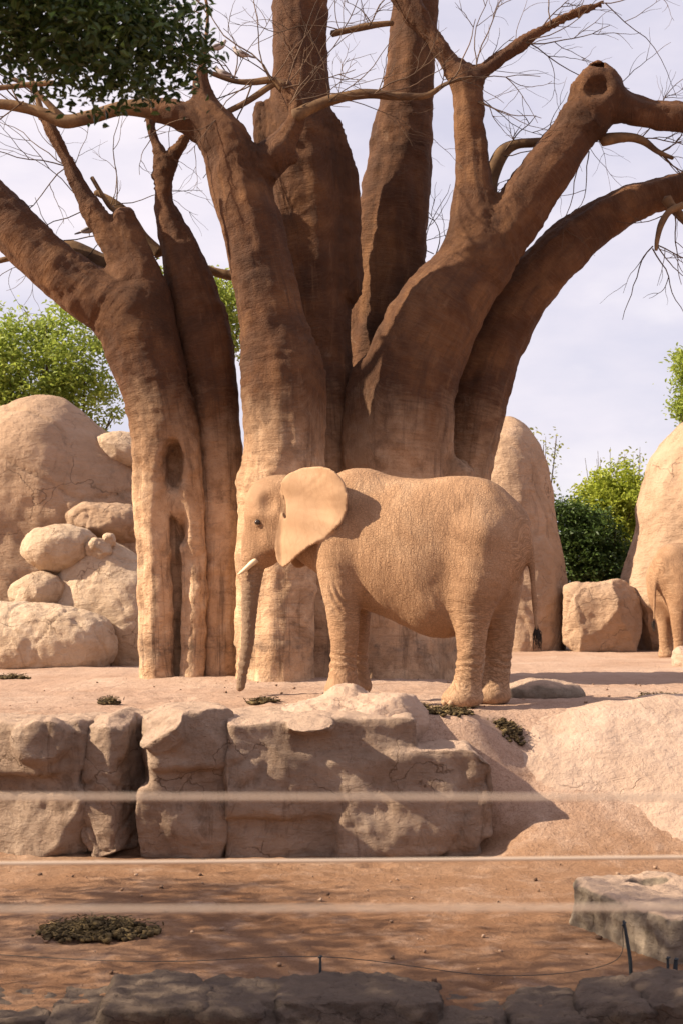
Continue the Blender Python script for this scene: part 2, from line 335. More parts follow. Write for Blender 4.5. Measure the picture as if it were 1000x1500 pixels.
v1 = t.n('Mix', {0: t.rng(xw, -.4, .9), 2: la, 3: lb_n}, data_type='FLOAT').outputs[0]
v1 = t.math('MINIMUM', t.rng(v1, 0, 1, .55, 1), t.rng(lc, 0, 1, .45, 1))
vo = t.n('TexVoronoi', {'Vector': t.n('Mapping', {0: od, 'Rotation': (0, R(38), 0), 'Scale': (24, 17, 40)}).outputs[0], 'Scale': 1.0}, feature='DISTANCE_TO_EDGE').outputs[0]
v1 = t.math('MINIMUM', v1, t.rng(vo, 0, .13, .1, 1))
v2 = t.math('MINIMUM', lines(fd, (0, 0, 0), (4, 4, 44), .11), t.rng(lines(fd, (0, 0, 0), (24, 24, 10), .06), 0, 1, .45, 1))
att = t.n('Attribute', attribute_name='limb').outputs['Fac']
wr = t.n('Mix', {0: att, 2: v1, 3: v2}, data_type='FLOAT').outputs[0]
long = t.noise(t.n('Mapping', {0: od, 'Rotation': (0, R(-28), 0), 'Scale': (14, 6, 4)}).outputs[0], 1.3, 5, .6, .4)
soft = t.n('Attribute', attribute_name='smoothness').outputs['Fac']                           # ear and brow skin is finer
wr2 = t.n('Mix', {0: soft, 2: wr, 3: 1.0}, data_type='FLOAT').outputs[0]
big = t.noise(o, 2.0, 6, .6, .5); gr = t.noise(o, 60, 4, .7)
col = t.ramp(big, (.3, (.26, .142, .077)), (.5, (.355, .205, .115)), (.7, (.42, .265, .162)))
col = t.mix(t.math('MULTIPLY', soft, .3), col, (.42, .28, .175))
vein = lines(od, (0, R(60), 0), (7, 7, 3), .05); col = t.mix(t.math('MULTIPLY', soft, t.rng(vein, 0, 1, .35, 0)), col, (.28, .16, .09)); mud = t.noise(o, 1.1, 6, .7, 1.0); col = t.mix(t.rng(mud, .52, .68, 0, .45), col, (.24, .135, .07))
col = t.mix(t.rng(zz, .0, .35, .3, 0), col, (.52, .35, .24))
col = t.mix(t.math('MULTIPLY', t.rng(wr2, 0, 1, .78, 0), t.rng(t.noise(o, 1.7, 3), .3, .6, .45, 1)), col, (.15, .08, .042)); col = t.mix(t.rng(gr, .3, .5, .12, 0), col, (.24, .14, .085))
tk = t.n('Attribute', attribute_name='trunkness').outputs['Fac']; col = t.mix(t.math('MULTIPLY', tk, .75), col, (.185, .125, .085))
nb = t.bump(wr2, .5, .013); nb = t.bump(t.math('MULTIPLY', long, t.math('SUBTRACT', 1.0, soft)), .5, .03, nb); nb = t.bump(gr, .3, .006, nb)
M['skin'] = t.out(col, .82, nb, .25)
M['tusk'] = NT('tusk_ivory').out((.60, .45, .30), .45, None, .4)
M['eye'] = NT('eye_dark').out((.03, .016, .01), .12, None, .5)
M['hair'] = NT('tail_hair').out((.035, .025, .02), .6)
M['nail'] = NT('toenail_horn').out((.34, .22, .135), .6)

def leaf_mat(name, c0, c1, c2, trans=.35):
    t = NT(name); r = t.n('NewGeometry').outputs['Random Per Island']; b = t.noise(t.obj(), .9, 3)
    col = t.mix(t.rng(b, .35, .65, 0, .5), t.ramp(r, (0., c0), (.5, c1), (1., c2)), c2)
    d = t.n('BsdfPrincipled', {'Base Color': col, 'Roughness': .45, 'Specular IOR Level': .35}); tr = t.n('BsdfTranslucent', {'Color': col})
    mxs = t.n('MixShader', {0: trans, 1: d.outputs[0], 2: tr.outputs[0]}); t.t.links.new(mxs.outputs[0], t.n('OutputMaterial').inputs[0]); return t.m
M['leaf_bright'] = leaf_mat('leaf_bright', (.14, .20, .03), (.26, .33, .05), (.38, .43, .09), .5)
M['leaf_lime'] = leaf_mat('leaf_lime', (.20, .26, .025), (.32, .37, .04), (.42, .45, .07), .5)
M['leaf_dark'] = leaf_mat('leaf_dark', (.025, .05, .012), (.05, .085, .018), (.08, .125, .025), .3)
M['leaf_ficus'] = leaf_mat('leaf_ficus', (.010, .022, .006), (.022, .042, .010), (.06, .10, .02), .28)
M['leaf_sparse'] = leaf_mat('leaf_sparse', (.14, .16, .035), (.22, .24, .05), (.32, .32, .09), .45)
t = NT('dry_dung'); r = t.n('NewGeometry').outputs['Random Per Island']
M['dung'] = t.out(t.ramp(r, (0., (.03, .021, .010)), (.5, (.075, .050, .022)), (1., (.17, .12, .055))), .95, t.bump(t.noise(t.obj(), 60), .6, .02))
M['wire'] = NT('cable_steel').out((.42, .33, .26), .45, None, .4)
M['dark_wire'] = NT('thin_wire').out((.07, .06, .055), .5)
M['stake'] = NT('stake_plastic').out((.035, .04, .045), .5)
M['post'] = NT('post_wood').out((.12, .08, .05), .8)
t = NT('pebble'); M['pebble'] = t.out(t.ramp(t.n('NewGeometry').outputs['Random Per Island'], (0., (.09, .052, .035)), (.6, (.22, .135, .09)), (1., (.36, .25, .18))), .95)
M['bird'] = NT('bird_plumage').out((.36, .31, .29), .7); M['bird_dark'] = NT('bird_wing').out((.17, .145, .14), .7); M['beak'] = NT('bird_beak').out((.08, .06, .05), .5)

# ------------------------------------------------------------------ ground
def height(x, y):
    """terrain height: visitors' bank, ditch, lower yard, terrace"""
    p2 = np.stack([x, y, np.zeros_like(x)], 1)
    und = .05 * fbm(p2 * .55, 3) + .022 * fbm(p2 * 2.3 + 9, 3)
    n = .35 * perlin(p2 * .6 + 4)
    left = sstep(15.05, 15.75, y)                                    # steep bank behind the ledge stones
    right = sstep(14.3 + n * .5, 16.8 + n * .3, y)
    m = sstep(1.25, 2.0, x)
    up = left * (1 - m) + right * m
    z = -1.34 + 1.34 * up + und * (.6 + .4 * up)
    z += .10 * np.exp(-(((x + .1) / .9) ** 2 + ((y - 17.7) / .6) ** 2))
    z += .10 * np.exp(-(((x + 1.2) / 2.6) ** 2 + ((y - 22) / 1.6) ** 2)) + .12 * sstep(26, 40, y)
    z = np.where(y < 9.6, z * 1 - 1.2 * sstep(9.35, 8.75, y), z)
    bank = sstep(5.6, 5.0, y); z = z * (1 - bank) + (-.5) * bank
    return z
def gspan(c0, c1, st, far, g=1.25):
    a = list(np.arange(c0, c1 + 1e-6, st)); s = st
    while a[-1] < far: s *= g; a.append(a[-1] + s)
    s = st
    while a[0] > -far: s *= g; a.insert(0, a[0] - s)
    return np.array(a)
gx = gspan(-5.5, 6.0, .05, 700); gy = gspan(8.4, 20.0, .05, 700, 1.12)
X, Y = np.meshgrid(gx, gy, indexing='ij'); xf, yf = X.ravel(), Y.ravel(); zf = height(xf, yf)
# trodden marks
fp = (np.abs(xf) < 7) & (yf > 9) & (yf < 26); q = np.stack([xf[fp], yf[fp], np.zeros(fp.sum())], 1)
zf[fp] += .03 * np.abs(fbm(q * 3.1 + 5, 3)) - .012 + .012 * fbm(q * 9, 2)
for _ in range(70):
    cx, cy, rr = random.uniform(-5, 6), random.choice([random.uniform(9.8, 14.5), random.uniform(16.3, 22)]), random.uniform(.13, .2)
    d = np.hypot(xf - cx, (yf - cy)) / rr; zf += np.where(d < 2, -.022 * np.exp(-(d / .8) ** 4) + .010 * np.exp(-((d - 1.15) / .22) ** 2), 0)
nxg, nyg = len(gx), len(gy); I = np.arange(nxg * nyg).reshape(nxg, nyg)
Qg = np.stack([I[:-1, :-1], I[1:, :-1], I[1:, 1:], I[:-1, 1:]], -1).reshape(-1, 4)
link('ground', mesh('ground', np.stack([xf, yf, zf], 1), Qg, M['sand']), kind='structure')
def gz(x, y): return float(height(np.array([float(x)]), np.array([float(y)]))[0])

# pebbles and grit: too many to count
def blob_geo(n_lat=3, n_lon=5):
    V = [(0, 0, 1)]; Q = []
    for i in range(1, n_lat):
        for j in range(n_lon):
            th, ph = math.pi * i / n_lat, 2 * math.pi * (j + .5 * i) / n_lon; V.append((math.sin(th) * math.cos(ph), math.sin(th) * math.sin(ph), math.cos(th)))
    V.append((0, 0, -1)); T = []
    for j in range(n_lon): T.append((0, 1 + j, 1 + (j + 1) % n_lon)); T.append((len(V) - 1, len(V) - 1 - n_lon + (j + 1) % n_lon, len(V) - 1 - n_lon + j))
    for i in range(n_lat - 2):
        for j in range(n_lon):
            a_, b_ = 1 + i * n_lon + j, 1 + i * n_lon + (j + 1) % n_lon; T += [(a_, a_ + n_lon, b_), (b_, a_ + n_lon, b_ + n_lon)]
    return np.array(V, float), np.array(T)
BV, BT = blob_geo(4, 6)
def blobs(C, S, seed=0):
    r_ = np.random.default_rng(seed); V = []; T = []
    for i, (c, s) in enumerate(zip(C, S)):
        v = BV * (1 + .35 * r_.normal(size=(len(BV), 1)).clip(-1, 1)) * np.asarray(s); a_ = r_.uniform(0, 6.28); ca, sa = math.cos(a_), math.sin(a_)
        v = np.c_[v[:, 0] * ca - v[:, 1] * sa, v[:, 0] * sa + v[:, 1] * ca, v[:, 2]]; V.append(v + c); T.append(BT + i * len(BV))
    return np.concatenate(V), np.concatenate(T)
n = 600; px_ = rng.uniform(-4.5, 5.5, n); py_ = np.where(rng.random(n) < .65, rng.uniform(9.5, 14.6, n), rng.uniform(16.2, 22, n)); ss = .004 + .020 * rng.random(n) ** 4
zz_ = height(px_, py_); V, T = blobs(np.stack([px_, py_, zz_ + ss * .3], 1), np.stack([ss, ss, ss * .7], 1), 3)
link('pebbles', mesh('pebbles', V, T, M['pebble']), kind='stuff', label='small pebbles and crumbs strewn over the sandy yard', cat='pebbles')

# ------------------------------------------------------------------ rocks
def rock(name, prims, h, mat, label, group=None, k=.15, amp=.05, fr=1.2, crk=0.0, seed=0, rough=.0, strat=0.0, cuts=0, cut_d=.2):
    V, Q = sdf_mesh(prims, h, k); V = relax(V, Q, 1, .4); o_ = seed * 3.71
    if cuts:
        r_ = np.random.default_rng(seed + 500); lo_, hi_ = V.min(0), V.max(0)
        for _ in range(cuts):
            nn = r_.normal(size=3) * np.array([1, 1, .7]); nn /= np.linalg.norm(nn); pr_ = V @ nn; a0, a1 = np.percentile(pr_, 60), pr_.max(); c_ = a1 - min(cut_d * r_.uniform(.4, 1.2), (a1 - a0) * .7)
            ex = np.clip(pr_ - c_, 0, None); V = V - nn * (ex * .88)[:, None]
    N = vnormals(V, Q)
    d = amp * fbm(V * fr + o_, 4, .5)
    if rough: d += rough * .8 * fbm(V * fr * 3.1 + o_ + 5, 4, .62) - rough * .7 * sstep(.25, .6, fbm(V * fr * 1.5 + o_ + 50, 3))
    if strat: d += strat * fbm(V * np.array([.7, .7, 5.0]) * fr + o_, 4, .55)
    if crk:
        for s_ in range(2):
            c_ = fbm(V * fr * .45 + o_ + 31 * s_, 3, .45); d -= crk * np.exp(-(c_ / .018) ** 2)
    V = V + N * d[:, None]; b = np.array([V[:, 0].mean(), V[:, 1].mean(), V[:, 2].min()])
    ob = link(name, mesh(name, V - b, Q, mat), None, label, 'rock', group); ob.location = b; return ob
def eb(px, py, d, rx, ry, rz, **k): return ell(P(px, py, d), (rpx(rx, d), ry, rpx(rz, d)), **k)

# ledge in front of the elephant
def lb(x0, x1, y0, y1, df, dep, rnd=.14, rot=0., tilt=0., k=None):
    a_, b_ = P(x0, y0, df), P(x1, y1, df); return box(((a_[0] + b_[0]) / 2, df + dep / 2, (a_[2] + b_[2]) / 2), (abs(b_[0] - a_[0]) / 2, dep / 2, abs(a_[2] - b_[2]) / 2), rnd, rot, tilt, k)
rock('ledge_rock', [lb(-40, 118, 1056, 1136, 14.84, 1.3, .07, R(-19)), lb(-330, -20, 1058, 1140, 15.35, 1.2, .07, R(-6)), lb(96, 147, 1054, 1130, 14.84, 1.1, .06, R(-15)), lb(-30, 150, 1120, 1275, 14.98, 1.2, .08, R(-17)), lb(-330, 0, 1120, 1275, 15.4, 1.1, .08, R(-6)), lb(40, 150, 1150, 1270, 14.86, 1., .07, R(-18)), ell(P(60, 1085, 14.8), (.3, .25, .25))], .035, M['ledge_rock'],
     'long sunlit ledge rock with an undercut seam, left of the narrow split stone', 'ledge rocks', .05, .03, 1.3, .02, 1, .035, .015, 16, .10)
rock('ledge_rock', [lb(146, 202, 1050, 1262, 14.74, 1.1, .07, R(-26)), lb(158, 186, 1044, 1120, 14.76, 1., .12)], .03, M['ledge_rock'],
     'narrow upright ledge stone wedged between two broader ones', 'ledge rocks', .06, .035, 2.0, .03, 2, .03, .01, 7, .10)
rock('ledge_rock', [lb(192, 322, 1040, 1130, 14.66, 1.4, .09, R(16)), lb(200, 316, 1100, 1268, 14.78, 1.3, .08, R(12)), ell(P(235, 1070, 14.62), (.26, .2, .22)), lb(196, 240, 1150, 1268, 14.70, 1., .13)], .032, M['ledge_rock'],
     'squat ledge stone with a rounded grey cap and recessed dark foot', 'ledge rocks', .05, .025, 1.3, .0, 3, .035, .015, 14, .12)
rock('ledge_rock', [lb(322, 604, 1050, 1165, 14.86, 1.4, .07, R(7)), lb(308, 640, 1100, 1200, 14.84, 1.4, .09, R(7)), lb(318, 690, 1150, 1285, 14.98, 1.3, .09, R(7)), lb(560, 716, 1096, 1235, 14.92, 1.3, .06, R(7), R(-1)), ell(P(455, 1062, 14.74), (.24, .22, .10)), lb(480, 700, 1190, 1285, 14.9, 1.2, .1, R(7))], .032, M['ledge_rock'],
     'broad ledge rock with a stepped top, below the sandy mound', 'ledge rocks', .06, .05, .9, .03, 4, .045, .02, 12, .10)
c = P(506, 1040, 16.0)
rock('mound_rock', [ell((c[0], 16.0, -.12), (.92, .75, .26)), cone((c[0] - .03, 16.0, -.1), (c[0] - .03, 16.0, .16), .62, .14, .2), cone((c[0] + .3, 15.85, -.14), (c[0] + .12, 15.95, .10), .52, .14, .2)], .03, M['slab_rock'], 'low pointed mound of crusty pale rock at the elephant\'s front feet', None, .2, .03, 3.0, .0, 5, .03)
xs_, ys_ = np.arange(1.0, 7.6, .04), np.arange(13.0, 18.2, .04); Xs, Ys = np.meshgrid(xs_, ys_, indexing='ij'); p3 = np.stack([Xs.ravel(), Ys.ravel(), 0 * Xs.ravel()], 1)
e_ = np.hypot((p3[:, 0] - 4.15) / 2.75, (p3[:, 1] - 16.0 - .04 * (p3[:, 0] - 3)) / 1.75) + .22 * fbm(p3 * .9 + 2, 3); sw = sstep(1.05, .35, e_)
zs_ = height(p3[:, 0], p3[:, 1]) - .10 + .22 * sw + .05 * fbm(p3 * 1.4, 4) * sw + .022 * fbm(p3 * np.array([3, 6, 1]) + 7, 3)
Is = np.arange(len(p3)).reshape(Xs.shape); Qs = np.stack([Is[:-1, :-1], Is[1:, :-1], Is[1:, 1:], Is[:-1, 1:]], -1).reshape(-1, 4); p3[:, 2] = zs_; kp = (sw[Qs] > .02).any(1); us, inv = np.unique(Qs[kp], return_inverse=True)
b3 = np.array([4.2, 15.75, -.3]); nS = len(us); top = p3[us]; bot = top.copy(); bot[:, 2] -= .3; Qk = inv.reshape(-1, 4)
link('rock_slab', mesh('rock_slab', np.vstack([top, bot]) - b3, np.vstack([Qk, Qk[:, ::-1] + nS]), M['slab_rock']), None, 'wide pale rock slab sloping smoothly out of the sand', 'rock').location = b3
c = P(795, 1000, 18.6)
rock('flat_stone', [ell((c[0], 18.6, .03), (.52, .34, .20)), ell((c[0] - .6, 18.75, .0), (.6, .3, .13))], .03, M['grey_rock'], 'flat grey stone lying behind the elephant\'s hind feet', None, .15, .04, 2.4, .0, 7, .02)
c = P(1005, 955, 28)
rock('pale_stone', [ell((c[0] + .1, 28, .1), (.38, .4, .42)), ell((c[0] + .4, 28, .05), (.5, .4, .4))], .035, M['slab_rock'], 'small pale stone beside the distant elephant\'s feet', None, .1, .05, 2, 0, 8, .04, 0, 6, .12)
# foreground angular rock on the right
rock('angular_rock', [box((2.74, 11.46, -1.42), (.78, .78, .36), .035, R(19), R(2)), box((3.5, 11.3, -1.41), (.7, .8, .37), .035, R(8), R(-2)), box((2.45, 12.0, -1.38), (.5, .35, .33), .035, R(10)), ell((2.42, 12.0, -1.05), (.17, .12, .10), k=.03, sub=True)], .026, M['grey_rock'],
     'angular grey rock with a flat paler top and a small hollow', None, .04, .035, 1.9, .0, 9, .045, .025, 5, .07)
# edging stones along the ditch
ed = [(-90, 70, 1468, .06), (60, 175, 1464, -.05), (155, 300, 1443, .05), (285, 420, 1450, -.04), (405, 640, 1443, .03), (632, 760, 1470, -.05), (745, 865, 1465, .06), (850, 960, 1448, -.04), (945, 1100, 1440, .05)]
el = ['low dark edging stone half buried at the shaded corner of the ditch', 'small squat dark edging stone next to the corner one', 'tall humped dark edging stone above the ditch', 'blocky dark edging stone with a flat face beside the humped one',
      'longest dark edging stone, below the little wire peg', 'sunken dark edging stone after the longest one', 'rounded low dark edging stone between two sunken ones', 'dark edging stone with a paler crest near the slanted stake', 'dark edging stone beneath the pair of black pegs']
for i, (x0, x1, yt, rt) in enumerate(ed):
    a_, b_ = P(x0, yt, 9.25), P(x1, yt, 9.25); cx, hw = (a_[0] + b_[0]) / 2, (b_[0] - a_[0]) / 2 + .03; zt = a_[2] - .06
    rock('edging_stone', [box((cx, 9.42, zt - .42), (hw, .42, .42), .07, rt), box((cx + hw * .2, 9.6, zt - .43), (hw * .8, .4, .40), .07, -rt * 2, R(3 * (-1) ** i))], .026, M['dark_rock'], el[i], 'dark stones edging the ditch', .05, .03, 2.6, .0, 20 + i, .035, .015, 8, .09)

# left boulder pile
GL = 'boulders piled beside the tree'
rock('boulder', [eb(-40, 800, 32.5, 210, 2.2, 200), eb(60, 720, 32, 105, 1.7, 140), eb(120, 760, 32, 110, 1.5, 125), eb(60, 880, 32, 190, 1.6, 120), eb(175, 850, 32.5, 80, 1.4, 110)], .07, M['back_rock'], 'huge cracked dome rock rising behind the pile of boulders', GL, .5, .12, .55, .05, 11, .05)
rock('boulder', [eb(172, 658, 31.5, 40, .55, 26), eb(200, 664, 31.5, 34, .5, 24)], .04, M['pale_rock'], 'small cap boulder perched high against the tree stem', GL, .15, .05, 1.6, .0, 12, .03, 0, 6, .12)
rock('boulder', [eb(150, 764, 30.0, 55, .6, 28, pitch=R(4)), eb(185, 768, 30.2, 42, .6, 26)], .04, M['back_rock'], 'flattish brown boulder on top of the pile, above the twin stones', GL, .2, .06, 1.5, .03, 13, .04, 0, 6, .15)
rock('boulder', [eb(88, 803, 29.2, 58, .7, 36, pitch=R(-3))], .035, M['pale_rock'], 'smooth egg-shaped boulder leaning on the sloping slab', GL, .2, .06, 1.3, .0, 14, .03, 0, 5, .10)
rock('boulder', [eb(146, 806, 28.9, 21, .28, 17, pitch=R(20))], .025, M['pale_rock'], 'little lumpy stone tucked next to the egg-shaped boulder', GL, .1, .04, 3, .0, 15, .03, 0, 6, .08)
rock('boulder', [eb(160, 792, 29.0, 13, .2, 11)], .025, M['pale_rock'], 'smallest stone, sitting behind the little lumpy one', GL, .1, .03, 3, .0, 16, .02, 0, 5, .06)
rock('boulder', [eb(56, 868, 28.9, 42, .55, 30)], .035, M['pale_rock'], 'round boulder squeezed between the egg-shaped one and the broad base boulder', GL, .2, .06, 1.5, .0, 17, .03, 0, 5, .10)
rock('boulder', [eb(150, 905, 29.3, 85, .8, 112), eb(190, 930, 29.2, 60, .8, 100), eb(112, 940, 29.0, 60, .6, 70)], .04, M['pale_rock'], 'broad sloping slab reaching the ground beside the tree foot', GL, .3, .07, .9, .02, 18, .04)
rock('boulder', [eb(55, 945, 28.2, 112, .9, 60), eb(110, 950, 28.1, 55, .7, 48), eb(-20, 940, 28.3, 80, .8, 58)], .04, M['pale_rock'], 'broad rounded base boulder with rusty cracks at the foot of the pile', GL, .3, .07, 1.1, .03, 19, .045, 0, 6, .2)
rock('boulder', [eb(84, 838, 29.2, 12, .2, 10)], .03, M['pale_rock'], 'pebble-like stone propping the egg-shaped boulder', GL, .1, .02, 3, .0, 40)
# right rocks
rock('rock_dome', [eb(742, 800, 36.5, 72, 1.6, 180), eb(735, 700, 36.5, 48, 1.3, 84), eb(762, 900, 36.3, 71, 1.5, 140), eb(690, 860, 36.8, 90, 1.4, 170)], .06, M['back_rock'], 'tall smooth dome rock behind the elephant\'s rump', None, .5, .10, .6, .03, 21, .05, 0, 5, .25)
rock('rock_dome', [eb(1020, 800, 36, 92, 1.9, 160), eb(1030, 715, 36, 68, 1.5, 105), eb(990, 890, 36, 88, 1.7, 110), eb(1090, 820, 36, 110, 1.9, 190)], .06, M['back_rock'], 'tall tapering rock face rising behind the distant elephant', None, .5, .13, .6, .03, 22, .06, 0, 6, .35)
rock('block_rock', [lb(822, 936, 853, 985, 34.4, 1.6, .42), eb(900, 900, 35.0, 38, .8, 50)], .05, M['back_rock'], 'brown block-shaped boulder between the two tall rocks', None, .25, .08, 1.0, .03, 23, .05, 0, 10, .3)

# ------------------------------------------------------------------ the baobab
bao = empty('baobab_tree', (P(330, 990, 22)[0], 22.5, 0), 'giant bare baobab with many swollen brown stems fused at the base', 'tree')
def chain(pts, d0):
    """pts: (px, py, radius px[, depth]) -> capsule chain in world space"""
    out = []; s = 0.0; last = None; CID[0] += 1
    for p_ in pts:
        d = p_[3] if len(p_) > 3 else d0; q_ = P(p_[0], p_[1], d); r_ = rpx(p_[2], d)
        if last is not None: out.append(cone(last[0], q_, last[1], r_, None, s)); out[-1]['cid'] = CID[0]; s += np.linalg.norm(q_ - last[0])
        last = (q_, r_)
    return out
def dense(pts, d0, n=4):
    a_ = np.array([(p_[0], p_[1], p_[2], p_[3] if len(p_) > 3 else d0) for p_ in pts], float); return [tuple(r_) for r_ in catmull(a_, n)]
def stem(chains, d0, h=.042, subs=(), k=.16, seed=0, name='trunk', flute=.05, extra=()):
    pr = []
    for c_ in chains: pr += chain(dense(c_, d0), d0)
    V, Q = sdf_mesh(pr + list(extra) + list(subs), h, k); V = relax(V, Q, 1, .4); fl = flow_of(V, pr); N = vnormals(V, Q)
    o_ = seed * 5.3; u = fl * np.array([3.2, 3.2, .35]) + o_
    d = flute * fbm(u, 2) + .045 * fbm(V * 1.3 + o_, 3) + (.022 * fbm(fl * np.array([2.2, 2.2, 4.2]) + o_, 3, .6) + .012 * fbm(fl * np.array([4, 4, 11.0]) + o_, 2)) * (.35 + 1.3 * sstep(-.3, .4, perlin(V * .9 + 3))) + .03 * fbm(V * 3.4 + o_, 3)
    kn = fbm(V * 2.1 + o_ + 40, 2); d += .03 * sstep(.42, .7, kn)
    thick = np.clip(np.abs(V[:, 2] * 0 + 1), 0, 1); V = V + N * (d * thick)[:, None]
    ob = link(name, mesh(name, V, Q, M['bark'], True, fl), bao); ob.matrix_parent_inverse = Matrix.Translation(-Vector(bao.location)); return ob
def hole(px, py, d, rx, ry, rz): return ell(P(px, py, d), (rpx(rx, d), ry, rpx(rz, d)), k=.06, sub=True)
# left stem on two legs with knot holes
stem([[(230, 1010, 26), (227, 940, 25), (226, 860, 26), (224, 780, 26), (224, 715, 30), (234, 650, 42), (232, 585, 48), (216, 520, 54), (196, 468, 56)],
      [(280, 1012, 18), (282, 940, 18), (284, 860, 18), (282, 790, 19), (275, 725, 24), (256, 650, 38), (245, 590, 40)],
      [(250, 728, 16), (258, 740, 14)], [(256, 1012, 34, 22.75), (256, 900, 34, 22.75), (256, 780, 34, 22.7), (252, 680, 36, 22.6)],
      [(196, 468, 52), (155, 445, 46), (105, 412, 41), (55, 368, 39), (15, 325, 37), (-40, 270, 35)],
      [(210, 500, 52), (212, 440, 40), (200, 390, 30), (188, 350, 24), (183, 322, 19)],
      [(195, 430, 34), (180, 380, 26), (160, 345, 20), (140, 312, 15), (122, 282, 12), (104, 245, 10), (82, 200, 8.5), (62, 165, 7)]], 22.2, .04,
     [hole(252, 682, 21.75, 17, .60, 42), hole(264, 775, 21.85, 9, .45, 26), hole(260, 880, 21.7, 7, .40, 90)], .07, 1)
# slim second stem
stem([[(322, 1012, 30), (322, 930, 30), (324, 850, 31), (325, 770, 32), (322, 700, 33), (316, 630, 36), (309, 560, 40), (296, 490, 44), (282, 430, 38), (268, 380, 29), (252, 335, 21), (240, 300, 14.5), (239, 265, 13), (241, 245, 12)],
      [(241, 250, 12.5), (230, 215, 9), (218, 176, 7.5)], [(241, 250, 12), (254, 228, 9), (271, 205, 6.5)]], 22.5, .04, (), .10, 2, flute=.04)
# thick front stem
stem([[(408, 1015, 54), (408, 940, 52), (408, 860, 52), (412, 780, 54), (414, 700, 58), (414, 620, 60), (412, 550, 59), (401, 480, 50), (387, 410, 46), (373, 345, 45), (355, 285, 44), (341, 235, 40), (322, 195, 35), (302, 160, 22), (296, 125, 12), (297, 104, 8)],
      [(365, 1012, 20), (362, 900, 18), (366, 780, 18), (370, 700, 20)],
      [(450, 640, 22), (455, 575, 19), (449, 520, 16)],
      [(330, 205, 30), (292, 182, 25), (255, 165, 21), (228, 158, 17)],
      [(352, 250, 34), (378, 248, 28), (402, 226, 23), (422, 200, 17), (434, 172, 13), (430, 148, 12), (416, 126, 10)],
      [(400, 232, 20), (418, 230, 14), (430, 230, 10)]], 21.7, .04, (), .14, 3, flute=.06)
# tall centre stem running out of the picture
stem([[(480, 1010, 40), (482, 900, 40), (484, 780, 40), (482, 680, 42), (476, 590, 44), (468, 500, 46), (462, 420, 50), (456, 350, 54), (450, 285, 57), (440, 215, 54), (438, 150, 46), (440, 80, 42), (440, 0, 41), (440, -110, 40)],
      [(500, 420, 30), (503, 330, 26), (498, 250, 26), (480, 190, 22)], [(398, 260, 26), (388, 200, 20), (384, 160, 12)]], 23.3, .045, (), .14, 24, flute=.07)
# right back stem
stem([[(560, 1000, 60), (560, 800, 60), (558, 620, 58), (560, 520, 56), (566, 440, 56), (573, 360, 54), (579, 290, 52), (586, 220, 46), (594, 150, 40), (602, 80, 36), (610, 0, 34), (616, -110, 32)],
      [(540, 470, 30), (575, 485, 26), (615, 465, 24), (650, 430, 26)]], 24.6, .045, (), .16, 5, flute=.06)
# big forked right stem
stem([[(584, 1010, 66), (584, 900, 64), (586, 800, 66), (588, 700, 70), (592, 620, 74), (602, 550, 72), (630, 480, 68), (666, 425, 58), (704, 375, 50), (740, 335, 44), (771, 295, 40), (800, 250, 37), (832, 205, 35), (862, 165, 35), (874, 142, 35)],
      [(858, 172, 34), (870, 140, 36), (876, 122, 33)], [(872, 148, 30), (895, 150, 27), (920, 160, 24), (950, 167, 22), (985, 170, 23), (1060, 172, 22)],
      [(700, 375, 50), (696, 325, 38), (693, 270, 27), (690, 220, 23), (686, 170, 21), (683, 130, 20), (680, 112, 17)],
      [(681, 118, 16), (664, 98, 14), (640, 64, 13), (616, 30, 13), (588, -5, 13), (560, -40, 12)], [(606, 20, 12), (602, -10, 10), (598, -40, 9)],
      [(683, 118, 14), (708, 102, 11), (735, 82, 10), (762, 64, 9), (790, 45, 8), (830, 24, 6), (880, 4, 4)],
      [(668, 700, 26), (664, 800, 18), (655, 900, 20), (648, 990, 30)], [(540, 720, 34), (535, 640, 36), (545, 560, 36)]], 22.95, .045,
     [ell(P(876, 127, 22.56), (.20, .17, .19), k=.05, sub=True), ell(P(874, 98, 22.85), (.10, .3, .05), k=.05, sub=True)], .16, 6, flute=.06)
# rear right stem arching out
stem([[(672, 1005, 40), (676, 900, 36), (680, 800, 34), (682, 720, 34), (688, 650, 38), (700, 580, 44), (722, 510, 44), (752, 450, 43), (790, 402, 40), (832, 360, 36), (878, 324, 32), (925, 298, 28), (975, 283, 25), (1060, 270, 25)]], 23.9, .045, (), .14, 7, flute=.05)

